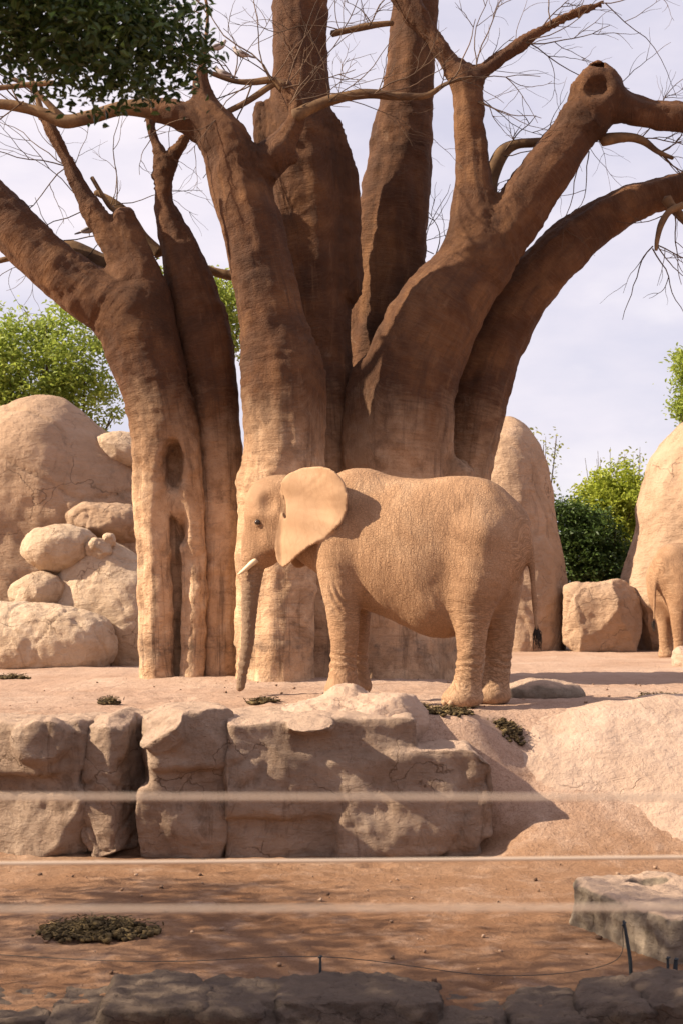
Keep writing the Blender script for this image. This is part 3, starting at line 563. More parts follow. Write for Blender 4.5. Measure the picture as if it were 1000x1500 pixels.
def branch_obj(pts, d0, name='branch', mat='branch_bark', sides=10):
    a_ = dense(pts, d0, 6); pr = np.array([[*P(x, y, d), rpx(r_, d)] for x, y, r_, d in a_]); nn = perlin(pr[:, :3] * 3); pr[:, 3] *= 1 + .2 * nn; pr[:, :3] += .02 * np.stack([perlin(pr[:, :3] * 2.2 + 9 * j) for j in range(3)], 1)
    v, q, f = tube(pr, sides); ob = link(name, mesh(name, v, fixq(q), M[mat], True, f), bao); ob.matrix_parent_inverse = Matrix.Translation(-Vector(bao.location)); return pr
BR = []
for pts, d0 in [([(235, 160, 17), (205, 158, 14), (170, 160, 11), (130, 172, 10), (95, 178, 10), (60, 165, 8.5), (25, 156, 8), (-40, 148, 7)], 21.7),
                ([(95, 178, 8), (70, 150, 5), (48, 130, 4), (20, 115, 3)], 21.7), ([(80, 122, 4), (40, 124, 4), (0, 128, 4), (-40, 132, 4)], 21.0),
                ([(432, 172, 11), (452, 160, 9), (480, 148, 8), (515, 140, 7.5), (550, 138, 7), (590, 142, 6), (625, 140, 4.5), (655, 122, 3), (690, 112, 2)], 21.6),
                ([(416, 128, 9), (398, 118, 6), (370, 120, 5), (340, 118, 4), (310, 108, 3.5)], 21.7), ([(405, 120, 5), (360, 150, 4.5), (330, 166, 4)], 21.7),
                ([(485, 50, 5), (510, 44, 5), (540, 38, 5), (575, 34, 4)], 23.0), ([(712, 300, 16), (718, 262, 13), (732, 228, 11), (752, 213, 8), (785, 208, 6.5), (830, 206, 6)], 23.4),
                ([(880, 205, 9), (915, 200, 7), (940, 205, 6), (962, 222, 4), (985, 232, 3)], 23.0), ([(1000, 300, 6), (980, 310, 5), (968, 328, 5), (962, 350, 4), (960, 366, 2.5)], 23.2), ([(1040, 350, 8), (1005, 325, 7), (985, 305, 7), (975, 290, 8)], 23.4),
                ([(175, 405, 24), (150, 392, 20), (125, 376, 16), (105, 364, 12), (85, 362, 9), (50, 372, 5), (0, 382, 4)], 22.9), ([(345, 405, 8), (320, 400, 7), (295, 392, 6), (265, 388, 5)], 23.2),
                ([(235, 372, 9), (212, 348, 7), (192, 318, 6), (165, 295, 5), (140, 282, 4)], 22.9), ([(190, 380, 5), (180, 320, 4.5), (160, 300, 4), (135, 260, 3)], 22.4), ([(297, 104, 4), (300, 70, 3), (305, 20, 2.5), (298, -20, 2)], 21.7), ([(62, 165, 5), (48, 120, 4), (35, 80, 3), (10, 40, 2)], 22.2)]:
    BR.append(branch_obj(pts, d0))
# bare twigs in sprays: one part for each spray
def spray(px, py, d, n, ln, ang, spread, seed, r0=.0105):
    if 660 < px < 890 and py < 160: d += .65
    r_ = random.Random(seed); parts = []
    def grow(p0, a_, l, r, dep):
        pts = [np.array(p0, float)]; st = 9; cur = a_; dy_ = r_.uniform(-.4, .4); kinks = []
        for i in range(st):
            cur += r_.uniform(-.26, .26) + r_.choice([-1, 1]) * (.05)
            pts.append(pts[-1] + np.array([math.cos(cur), dy_, math.sin(cur)]) * l / st); kinks.append(cur)
        pr = np.c_[np.array(pts), np.linspace(r, r * .42, st + 1)]; parts.append(tube(pr, 4, False))
        if dep:
            for _ in range(r_.randint(1, 3)):
                i = r_.randint(1, st - 1); grow(pts[i], kinks[i] + r_.choice([-1, 1]) * r_.uniform(.35, .9), l * r_.uniform(.35, .65), r * .62, dep - 1)
    for _ in range(max(2, int(n * .8))): grow(P(px + r_.uniform(-6, 6), py + r_.uniform(-4, 4), d), R(ang + r_.uniform(-spread, spread)), ln * r_.uniform(.8, 2.1), r0 * r_.uniform(.75, 1.25), 2)
    v, q, f = join(parts); ob = link('twig_spray', mesh('twig_spray', v, q, M['twig_bark'], True, f), bao); ob.matrix_parent_inverse = Matrix.Translation(-Vector(bao.location))
for i, (x, y, d, n, ln, an, sp) in enumerate([(60, 165, 22.2, 4, 1.1, 120, 70), (100, 245, 22.2, 4, .9, 170, 60), (140, 300, 22.4, 4, 1.1, 150, 60), (165, 300, 22.8, 4, 1.0, 60, 50), (150, 345, 22.6, 3, .9, 190, 40), (90, 360, 22.9, 4, .8, 170, 60), (30, 150, 21.6, 4, .9, 190, 60),
        (60, 140, 21.6, 4, .8, 120, 50), (310, 108, 21.7, 4, .9, 130, 60), (345, 118, 21.7, 5, .9, 100, 70), (398, 118, 21.6, 6, 1.2, 95, 75), (416, 126, 21.6, 5, 1.2, 40, 50), (370, 120, 21.6, 4, .9, 250, 50), (430, 150, 21.5, 4, 1.1, 20, 50), (485, 148, 21.5, 5, 1.0, 60, 60), (330, 166, 21.6, 3, .7, 220, 50),
        (540, 38, 22.8, 4, .8, 70, 70), (500, 45, 22.8, 4, .8, 120, 60), (545, 140, 21.5, 4, .9, 30, 50), (640, 130, 21.5, 4, .8, 10, 50), (685, 112, 22.2, 4, 1.1, 0, 45), (700, 105, 22.2, 3, 1.0, 70, 30), (770, 60, 22.2, 4, .9, -10, 30), (800, 42, 22.2, 4, .7, 60, 40), (880, 4, 22.2, 3, .9, -10, 20),
        (690, 150, 22.1, 3, .9, -40, 40), (735, 228, 23.3, 3, .8, 20, 40), (800, 206, 23.3, 4, .9, 10, 40), (940, 205, 23, 5, .9, -10, 60), (965, 222, 23, 5, .8, -20, 60), (960, 360, 23.2, 5, .7, -60, 70), (640, 370, 24.4, 4, .8, 120, 50), (605, 380, 24.6, 3, .8, 60, 50), (860, 220, 23.2, 4, .9, 210, 50), (985, 305, 23.2, 3, .6, 250, 50),
        (215, 178, 22.5, 3, .8, 110, 40), (270, 206, 22.5, 3, .6, 60, 40), (298, 20, 21.7, 3, .7, 80, 60), (300, 395, 23.2, 2, .6, 200, 30), (235, 375, 22.9, 3, .8, 200, 40), (10, 40, 22.2, 3, .8, 100, 50)]):
    spray(x, y, d, n, ln, an, sp, 100 + i)

# ------------------------------------------------------------------ elephants
def build_elephant(name, label, loc, rz, h=.017, front=(0., .10), hind=(0., .22), scale=1.0, fz=.10, head=True):
    root = empty(name, loc, label, 'elephant', 'elephants', rz); root.scale = (scale,) * 3
    E = lambda px, py, y=0.: np.array([(px - 590) / 125.0, y, (1036 - py) / 129.0])
    pr = []; lim = []
    def el_(px, py, y, r, pitch=0., k=None, sub=False, rot=0.): pr.append(ell(E(px, py, y), r, rot, pitch, k, sub))
    def ch(pts, k=None, sc=(1, 1, 1), tag=0):
        CID[0] += 1; s = 0; a_ = catmull(np.array([(*E(p_[0], p_[1], p_[2]), p_[3]) for p_ in pts]), 3)
        for u, v in zip(a_[:-1], a_[1:]):
            c_ = cone(u[:3], v[:3], u[3], v[3], k, s, sc); c_['tag'] = tag; c_['cid'] = CID[0]; pr.append(c_); lim.append(c_); s += np.linalg.norm(v[:3] - u[:3])
    # torso
    el_(533, 790, 0, (.60, .47, .76)); el_(565, 800, 0, (.70, .55, .745)); el_(618, 812, 0, (.92, .64, .83), R(-2)); el_(690, 806, 0, (.62, .53, .77), R(8)); el_(645, 874, 0, (.56, .48, .50), R(10)); el_(668, 760, 0, (.55, .40, .42)); el_(520, 745, 0, (.42, .33, .41)); el_(735, 800, 0, (.28, .30, .42), R(20))
    pr.append(cone(E(470, 780), E(520, 775), .40, .52, .25, 0, (1, 1.1, 1)))
    # neck and head
    ch([(418, 752, 0, .34), (450, 760, 0, .38), (490, 770, 0, .48)], .2, (1, 1.15, 1))
    if head:
        el_(398, 745, 0, (.30, .29, .335), R(-8)); el_(388, 726, 0, (.22, .24, .20)); el_(420, 722, 0, (.24, .24, .19)); el_(375, 765, 0, (.17, .215, .33), R(8)); el_(402, 790, 0, (.20, .25, .24)); el_(384, 812, 0, (.13, .16, .12))
        for sgn in (-1, 1):
            el_(377, 800, sgn * .12, (.10, .085, .20), R(14), .08); el_(386, 757, sgn * .235, (.085, .05, .045), R(15), .06); el_(383, 768, sgn * .222, (.062, .045, .055), 0, .03)
            el_(401, 738, sgn * .345, (.085, .075, .095), 0, .10, True); el_(421, 745, sgn * .36, (.03, .06, .12), R(-12), .05, True)
            el_(404, 795, sgn * .20, (.12, .08, .12), 0, .1); el_(402, 822, sgn * .19, (.10, .08, .05), R(-20), .06, True)
        ch([(368, 790, 0, .165), (365, 820, 0, .148), (362.5, 845, 0, .125), (359.5, 875, 0, .104), (358, 905, 0, .090), (357, 935, 0, .080), (354, 962, 0, .070), (350, 985, 0, .060), (347.5, 1000, 0, .052), (346, 1012, 0, .043)], .07, tag=2)
        el_(344.5, 1016, 0, (.035, .03, .035), 0, .03); el_(382, 822, 0, (.11, .085, .085), R(20), .06)
    # legs
    for sgn, dx in ((-1, front[0]), (1, front[1])):
        y = sgn * .32; X_ = dx * 125
        ch([(510 + X_ * .2, 785, y * .85, .30), (508 + X_ * .5, 830, y, .265), (510 + X_ * .8, 868, y, .228), (513 + X_, 905, y, .187), (514 + X_, 940, y, .162), (513 + X_, 972, y, .146), (513 + X_, 1000 - fz * 60, y, .16)], .10, tag=1)
        c_ = E(512 + X_, 1036, y); c_[2] = fz + .10; pr.append(ell(c_, (.205, .19, .13), k=.08)); c_ = c_.copy(); c_[2] = fz - .09; pr.append(box(c_, (.4, .4, .10), .005, k=.02, sub=True))
    for sgn, dx in ((-1, hind[0]), (1, hind[1])):
        y = sgn * .31; X_ = dx * 125
        ch([(706 + X_ * .2, 800, y * .8, .37), (703 + X_ * .5, 848, y * .95, .335), (697 + X_ * .8, 888, y, .255), (696 + X_, 925, y, .185), (695 + X_, 960, y, .155), (692 + X_, 992, y, .150), (688 + X_, 1014, y, .168)], .10, tag=1)
        c_ = E(683 + X_, 1036, y); c_[2] = .10; pr.append(ell(c_, (.235, .20, .13), k=.08)); c_ = c_.copy(); c_[2] = -.095; pr.append(box(c_, (.4, .4, .10), .005, k=.02, sub=True))
    # tail
    ch([(755, 785, 0, .09), (768, 796, 0, .065), (774, 825, 0, .045), (777, 865, 0, .034), (779, 900, 0, .027), (781, 925, 0, .022)], .05, tag=1)
    # ears: thin curved sheets that spring from behind the cheek
    poly = np.array([E(*p_)[[0, 2]] for p_ in catmull(np.array([(424, 742), (420, 716), (432, 699), (452, 691), (480, 688), (506, 694), (524, 710), (533, 734), (531, 754), (521, 774), (503, 789), (478, 802), (455, 815), (436, 828), (421, 834), (411, 822), (411, 803), (415, 780), (420, 760)], float), 3)])
    pn = fbm(np.c_[np.arange(len(poly)) * .55, np.zeros(len(poly)), np.zeros(len(poly))], 3); poly = poly + ((poly - poly.mean(0)) * (.045 * pn)[:, None]) * (poly[:, :1] > -1.2)
    def earfn(sgn):
        def fn(Xp):
            u = Xp[:, [0, 2]]; dd = np.full(len(u), 9.0); ins = np.zeros(len(u), bool); nP = len(poly)
            for i in range(nP):
                a_, b_ = poly[i], poly[(i + 1) % nP]; e = b_ - a_; q_ = u - a_; tt = np.clip((q_ @ e) / (e @ e + 1e-12), 0, 1); dd = np.minimum(dd, np.linalg.norm(q_ - tt[:, None] * e, axis=1))
                cnd = ((a_[1] <= u[:, 1]) != (b_[1] <= u[:, 1])); xs = a_[0] + (u[:, 1] - a_[1]) / (b_[1] - a_[1] + 1e-12) * e[0]; ins ^= cnd & (u[:, 0] < xs)
            d2 = np.where(ins, -dd, dd); s_ = np.clip((u[:, 0] - (-1.36)) / .92, -.1, 1.1); v_ = (u[:, 1] - 2.1)
            y0 = .285 + .42 * np.clip(s_, 0, 1) ** .8 - .05 * sstep(.75, 1.1, s_) + .02 * np.sin(s_ * 7 + v_ * 3) + .012 * np.sin(v_ * 17 + s_ * 4) + .03 * sstep(.25, .5, v_)
            wd = np.abs(Xp[:, 1] * sgn - y0) - .006; return np.maximum(d2 + .016, wd) - .016 + .0 * wd
        return fn
    if head:
        for sgn in (-1, 1):
            y_lo, y_hi = (-.78, -.2) if sgn < 0 else (.2, .78)
            pr.append(dict(t='f', fn=earfn(sgn), lo=np.array([poly[:, 0].min() - .03, y_lo, poly[:, 1].min() - .03]), hi=np.array([poly[:, 0].max() + .03, y_hi, poly[:, 1].max() + .03]), k=.035))
            el_(424, 742, sgn * .36, (.028, .055, .15), R(-12), .05, True)
    V, Q = sdf_mesh(pr, h, .16); V = relax(V, Q, 1, .35); N = vnormals(V, Q)
    fl = flow_of(V, lim)
    def near(tag):
        m = np.full(len(V), 9.0)
        for p_ in lim:
            if p_['tag'] == tag: m = np.minimum(m, ev(p_, V))
        return m
    legm = sstep(.10, .0, near(1)) * sstep(1.45, .95, V[:, 2]); legm[V[:, 0] > 1.32] = 1
    trm = sstep(.05, -.0, near(2)) * sstep(1.95, 1.6, V[:, 2]) if head else legm * 0
    lb_ = np.clip(np.maximum(legm, trm), 0, 1)
    earm = np.zeros(len(V))
    if head:
        for sgn in (-1, 1):
            e_ = earfn(sgn)(V); earm = np.maximum(earm, sstep(.03, .005, e_))
        face = np.exp(-(((V[:, 0] + 1.68) / .2) ** 2 + ((V[:, 2] - 2.42) / .2) ** 2)); earm = np.maximum(earm, face * .9)
    # folds
    d = .014 * fbm(V * 2.2, 3) * (1 - earm)
    d += .009 * lb_ * fbm(fl * np.array([3, 3, 16.0]), 2)
    q_ = V.copy(); ca, sa = math.cos(R(62)), math.sin(R(62)); qq = np.stack([q_[:, 0] * sa + q_[:, 2] * ca, q_[:, 1], -q_[:, 0] * ca + q_[:, 2] * sa], 1)
    d += .009 * (1 - lb_) * (1 - earm) * sstep(-1.35, -.9, V[:, 0]) * fbm(qq * np.array([8.0, 2.5, 1.8]) + 3, 3)
    d += .0025 * trm * np.sin(V[:, 2] * 95 + 6 * perlin(V * 6))
    # skin folds at elbow and knee, ribs of the ear
    elbow = np.exp(-(((V[:, 0] + .62) / .22) ** 2 + ((V[:, 2] - 1.2) / .2) ** 2)); d += .012 * elbow * np.sin(np.hypot(V[:, 0] + .35, (V[:, 2] - 1.45) * .8) * 80 + 5 * perlin(V * 4.5)) * sstep(-.2, .3, perlin(V * 5 + 8))
    knee = np.exp(-(((V[:, 2] - .48) / .13) ** 2)) * lb_; d += .008 * knee * np.sin(V[:, 2] * 75 + V[:, 0] * 10 + perlin(V * 5) * 7)
    d += .008 * earm * fbm(np.stack([np.arctan2(V[:, 2] - 2.25, V[:, 0] + 1.3) * 4.5, np.hypot(V[:, 2] - 2.25, V[:, 0] + 1.3) * 1.6, V[:, 1] * 2], 1), 3) * sstep(-1.25, -.8, V[:, 0])
    V = V + N * d[:, None]
    me = mesh('body', V, Q, M['skin'], True, fl)
    for nm, arr in (('limb', lb_), ('smoothness', earm), ('trunkness', trm * sstep(1.75, 1.2, V[:, 2]))):
        at = me.attributes.new(nm, 'FLOAT', 'POINT'); at.data.foreach_set('value', arr.astype(np.float32))
    link('body', me, root)
    # eyes, tusks, nails, tail hair
    if head:
        for sgn in (-1, 1):
            th = np.linspace(0, math.pi, 9); ph = np.arange(14) * 2 * math.pi / 14; sv = np.array([(math.sin(a_) * math.cos(b_), math.sin(a_) * math.sin(b_), math.cos(a_)) for a_ in th for b_ in ph]) * .042; qs = np.array([(i * 14 + j, (i + 1) * 14 + j, (i + 1) * 14 + (j + 1) % 14, i * 14 + (j + 1) % 14) for i in range(8) for j in range(14)])
            ey = link('eye', mesh('eye', sv + E(383, 767, sgn * .268), qs, M['eye']), root)
            for up_, dz_ in ((1, .022), (-1, -.020)):
                a_ = np.linspace(-1, 1, 9); pr_ = np.c_[E(383, 767)[0] + a_ * .048, sgn * (.290 - .02 * a_ ** 2), E(0, 768)[2] + dz_ * (1 - a_ ** 2) * 1.3 - a_ * .010, .0095 * (1 - .5 * a_ ** 2)]
                v, q, f = tube(pr_, 8); me_ = mesh('eyelid', v, fixq(q), M['skin'], True, f); link('eyelid', me_, ey)
            pr_ = catmull(np.array([(*E(376, 822, sgn * .15), .036), (*E(368, 829, sgn * .165), .034), (*E(359, 837, sgn * .17), .027), (*E(351.5, 842.5, sgn * .17), .017), (*E(347.5, 844, sgn * .168), .006)]), 4)
            v, q, f = tube(pr_, 12); link('tusk', mesh('tusk', v, fixq(q), M['tusk']), root)
    for (sgn, dx, cx, zb) in ((-1, front[0], 512, fz), (1, front[1], 512, fz), (-1, hind[0], 683, 0), (1, hind[1], 683, 0)):
        c_ = E(cx + dx * 125, 1036, sgn * (.32 if cx < 600 else .31))
        for an in (-64, -32, 0, 32, 64):
            a_ = R(180 + an); nv, nq = blobs([(0, 0, 0)], [(.028, .036, .042)], 5)
            nv = nv @ np.array(Matrix.Rotation(-a_, 3, 'Z')); link('toenail', mesh('toenail', nv + np.array([c_[0] + (.205 if cx > 600 else .18) * math.cos(a_), c_[1] + (.183 if cx > 600 else .17) * math.sin(a_), zb + .052]), nq, M['nail']), root)
    hp = []; r_ = random.Random(4); b_ = E(781, 922)
    for i in range(46):
        e = b_ + np.array([r_.uniform(-.05, .06), r_.uniform(-.04, .04), -r_.uniform(.12, .27)]); m_ = (b_ + e) / 2 + np.array([r_.uniform(-.04, .04), r_.uniform(-.02, .02), 0]); s_ = b_ + np.array([r_.uniform(-.012, .012), 0, r_.uniform(-.05, .03)])
        hp.append(tube(np.c_[catmull([s_, m_, e], 3), np.linspace(.0045, .002, 7)], 4, False))
    v, q, f = join(hp); link('tail_hair', mesh('tail_hair', v, q, M['hair'], True, f), root)
    return root
build_elephant('elephant', 'dusty tan elephant in profile with hanging trunk, big ear and short tusk', (.70, 17.2, 0.0), R(-16), .0165, (0., -.04), (0., .20), 1.0, .08)
fx, fy = P(968, 960, 31.2)[0], 31.2
build_elephant('elephant', 'distant elephant seen from behind beside the tall tapering rock', (fx + 1.0, fy + .9, gz(fx, fy) - .02), R(180 + 38), .03, (.1, -.1), (-.05, .22), .95, .0)

# ------------------------------------------------------------------ vegetation
def leaves(C, size, seed, up=.5, elong=2.0):
    """kite-shaped leaves folded along the midrib, at points C"""
    r_ = np.random.default_rng(seed); n = len(C); nrm = r_.normal(size=(n, 3)); nrm[:, 2] = np.abs(nrm[:, 2]) + up; nrm /= np.linalg.norm(nrm, axis=1)[:, None]
    ax = np.cross(nrm, r_.normal(size=(n, 3))); ax /= np.linalg.norm(ax, axis=1)[:, None] + 1e-9; sd = np.cross(nrm, ax); L_ = (size * r_.uniform(.6, 1.3, n))[:, None]; W_ = L_ / elong
    b = C - ax * L_ * .5; tip = C + ax * L_ * .5 - nrm * L_ * .12; up_ = nrm * W_ * .18; l1 = C + sd * W_ * .46 + up_ - ax * L_ * .2; l2 = C + sd * W_ * .42 + up_ + ax * L_ * .15; r1 = C - sd * W_ * .46 + up_ - ax * L_ * .2; r2 = C - sd * W_ * .42 + up_ + ax * L_ * .15
    V = np.stack([b, l1, l2, tip, r2, r1], 1).reshape(-1, 3); i = np.arange(n)[:, None] * 6; return V, np.concatenate([i + np.array([[0, 3, 2, 1]]), i + np.array([[0, 5, 4, 3]])])
def cluster(blobs_, n_cl, per, csize, seed, shell=.55):
    r_ = np.random.default_rng(seed); vol = np.array([b[3] * b[4] * b[5] for b in blobs_]) ** .8; pick = r_.choice(len(blobs_), n_cl, p=vol / vol.sum()); B = np.array(blobs_)[pick]
    u = r_.normal(size=(n_cl, 3)); u /= np.linalg.norm(u, axis=1)[:, None]; rad = shell + (1 - shell) * r_.random(n_cl) ** .7; ctr = B[:, :3] + u * B[:, 3:] * rad[:, None] * r_.uniform(.86, 1.12, (n_cl, 1))
    k = r_.poisson(per, n_cl).clip(3); return np.repeat(ctr, k, 0) + r_.normal(size=(k.sum(), 3)) * csize * np.repeat(r_.uniform(.6, 1.3, n_cl), k)[:, None] * np.array([1, 1, .75]), ctr
def leafy(name, base, blobs_, n_cl, per, csize, lsize, mat, label, cat, seed, group=None, trunk_r=.15, limbs=14, elong=2.0, shell=.55, up=.5):
    root = empty(name, base, label, cat, group); C, ctr = cluster(blobs_, n_cl, per, csize, seed, shell); V, Fq = leaves(C, lsize, seed, up, elong)
    V -= np.array(base); link('crown' if cat == 'tree' else 'foliage', mesh('crown', V, Fq, M[mat], False), root)
    r_ = random.Random(seed); parts = []; bs = np.array(base); c0 = np.mean([b[:3] for b in blobs_], 0); fork = bs + (c0 - bs) * .45 + np.array([.1, 0, 0])
    pts = catmull([bs - [0, 0, .3], bs + (fork - bs) * .5 + np.array([r_.uniform(-.15, .15), 0, 0]), fork], 5); parts.append(tube(np.c_[pts, np.linspace(trunk_r * 1.25, trunk_r * .8, len(pts))], 10))
    for i in r_.sample(range(len(ctr)), min(limbs, len(ctr))):
        e = ctr[i]; m_ = fork + (e - fork) * .5 + np.array([r_.uniform(-.3, .3), r_.uniform(-.3, .3), r_.uniform(0, .4)]); pts = catmull([fork - (fork - bs) * .1, m_, e], 5); parts.append(tube(np.c_[pts, np.linspace(trunk_r * .55, trunk_r * .06 + .004, len(pts))], 6))
    v, q, f = join(parts); link('trunk' if cat == 'tree' else 'stem', mesh('trunk', v - bs, fixq(q), M['plain_trunk'], True, f), root); return root
def pb(px, py, d, rx, ry, rz): c_ = P(px, py, d); return (*c_, rpx(rx, d), ry, rpx(rz, d))
d = 38.; b_ = P(110, 700, d)
leafy('leafy_tree', (b_[0], d, 0), [pb(55, 545, d, 75, 1.6, 75), pb(110, 520, d, 55, 1.4, 65), pb(10, 520, d, 55, 1.5, 62), pb(95, 480, d, 45, 1.1, 45), pb(-60, 560, d, 80, 1.5, 70), pb(130, 590, d, 45, 1.2, 50), pb(60, 600, d, 70, 1.2, 50)], 560, 34, .20, .13, 'leaf_bright', 'bright green leafy tree growing behind the huge cracked dome rock', 'tree', 31, None, .16, 30)
d = 40.; b_ = P(290, 700, d)
leafy('leafy_tree', (b_[0], d, 0), [pb(290, 445, d, 65, 1.2, 50), pb(330, 470, d, 40, 1.1, 50), pb(245, 430, d, 40, 1.1, 40)], 240, 34, .2, .13, 'leaf_bright', 'green treetop peeping between the baobab stems', 'tree', 32, None, .14, 16)
d = 41.; b_ = P(848, 880, d)
leafy('dark_bush', (b_[0], d, 0.1), [pb(845, 800, d, 55, 1.2, 62), pb(828, 775, d, 30, 1.0, 50), pb(875, 820, d, 50, 1.0, 55), pb(905, 840, d, 45, 1., 40)], 520, 34, .15, .12, 'leaf_dark', 'dense dark green bush filling the gap above the block boulder', 'bush', 33, None, .1, 16)
d = 43.; b_ = P(895, 880, d)
leafy('lime_bush', (b_[0], d, 0.1), [pb(890, 760, d, 48, 1.2, 70), pb(915, 735, d, 32, 1.0, 55), pb(868, 735, d, 26, 1.0, 45), pb(930, 770, d, 40, 1., 70)], 420, 32, .17, .13, 'leaf_lime', 'sunny yellow-green bush behind the dark one', 'bush', 34, None, .1, 24)
for k_, (x, yb, yt, lab) in enumerate([(792, 720, 632, 'thin sapling with sparse leaves beside the smooth dome rock'), (915, 720, 655, 'thin yellowish sapling rising above the sunny bush'), (880, 720, 650, 'almost bare grey shrub top behind the sunny bush')]):
    d = 44.5 + k_ * .6; b_ = P(x, 880, d); root = empty('sapling', (b_[0], d, .1), lab, 'sapling', None); parts = []; C = []; r_ = random.Random(60 + k_); top = P(x, yt, d); bs = np.array([b_[0], d, 0.1])
    for j in range(11):
        e = top + np.array([r_.uniform(-.55, .55), r_.uniform(-.4, .4), -abs(r_.gauss(0, .6))]); m_ = bs + (e - bs) * .55 + np.array([r_.uniform(-.12, .12), 0, 0]); pts = catmull([bs - [0, 0, .2], m_, e], 6); parts.append(tube(np.c_[pts, np.linspace(.035, .006, len(pts))], 5))
        for u in range([26, 26, 4][k_]): C.append(pts[-1 - r_.randint(0, 4)] + np.array([r_.gauss(0, .14), r_.gauss(0, .14), r_.gauss(0, .12)]))
    v, q, f = join(parts); link('stem', mesh('stem', v - bs, fixq(q), M['plain_trunk'], True, f), root); V, Fq = leaves(np.array(C), .13, 70 + k_); link('foliage', mesh('foliage', V - bs, Fq, M['leaf_sparse'], False), root)
d = 39.; b_ = P(1075, 880, d)
leafy('leafy_tree', (b_[0], d, 0), [pb(1050, 560, d, 60, 1.4, 62), pb(1090, 540, d, 60, 1.4, 80), pb(1020, 590, d, 28, 1.0, 30), pb(1018, 530, d, 28, 1., 30), pb(1008, 602, d, 18, .7, 18)], 380, 34, .18, .13, 'leaf_bright', 'leafy tree edge showing above the tall tapering rock', 'tree', 35, None, .15, 20)
# shade tree on the near side: a bough hangs into view, unseen crown lobes at left are placed to shade the yard
DS = 8.2
ctr = [pb(10, 20, DS, 95, .7, 62), pb(85, 35, DS, 72, .7, 78), pb(150, 55, DS - .2, 66, .6, 84), pb(205, 70, DS, 52, .5, 68), pb(245, 60, DS, 36, .4, 58), pb(280, 12, DS, 30, .4, 34), pb(180, -20, DS, 110, .7, 50), pb(-60, 10, DS, 110, .9, 80), pb(108, 140, DS, 22, .25, 32), pb(205, 128, DS, 26, .3, 30), pb(283, 70, DS, 16, .2, 26), pb(150, 145, DS, 18, .2, 18), pb(60, 100, DS, 26, .25, 16)]
n_in = 440
C1, c1 = cluster(ctr, n_in, 19, .088, 36, .3)
out = [(-3.3, 7.6, 5.2, 1.3, 1.3, 1.0), (-5.0, 6.3, 4.7, 1.7, 1.7, 1.3), (-5.6, 8.0, 4.1, 1.6, 1.6, 1.2), (-7.0, 8.3, 3.0, 1.6, 1.6, 1.2), (-6.6, 7.0, 3.8, 1.6, 1.6, 1.2), (-4.2, 5.4, 5.2, 1.4, 1.4, 1.), (-7.8, 10.4, 3.1, 1.6, 1.5, 1.2), (-8.2, 11.6, 3.3, 1.2, 1.0, 1.), (-6.0, 9.7, 4.5, 1.5, 1.3, 1.)]
C2, c2 = cluster(out, 760, 30, .2, 37, .2)
bs = np.array([-6.2, 4.6, gz(-6.2, 4.6)])
root = empty('shade_tree', tuple(bs), 'dark glossy-leaved tree with a bough overhanging the enclosure', 'tree')
V1, F1 = leaves(C1, .060, 36, .35, 2.0); V2, F2 = leaves(C2, .10, 37, .35, 1.9)
link('crown', mesh('crown', np.vstack([V1, V2]) - bs, np.vstack([F1, F2 + len(V1)]), M['leaf_ficus'], False), root)
fork = np.array([-5.6, 5.8, 2.9]); r_ = random.Random(9); parts = []
pts = catmull([bs - [0, 0, .3], bs + [.1, .3, 1.2], fork], 6); parts.append(tube(np.c_[pts, np.linspace(.34, .22, len(pts))], 12))
for o_ in out: pts = catmull([fork - [0, 0, .2], (fork + np.array(o_[:3])) / 2 + [0, 0, .25], o_[:3]], 6); parts.append(tube(np.c_[pts, np.linspace(.14, .03, len(pts))], 8))
for e in (P(20, -20, DS), P(150, 20, DS), P(240, 40, DS)): pts = catmull([np.array(out[0][:3]) - [.3, .3, .3], (np.array(out[0][:3]) + e) / 2, e], 6); parts.append(tube(np.c_[pts, np.linspace(.035, .008, len(pts))], 6))
for i in r_.sample(range(len(c2)), 60): e = c2[i]; m_ = (fork + e) / 2 + [0, 0, .3]; pts = catmull([fork, m_, e], 4); parts.append(tube(np.c_[pts, np.linspace(.04, .006, len(pts))], 5))
v, q, f = join(parts); link('trunk', mesh('trunk', v - bs, fixq(q), M['plain_trunk'], True, f), root)

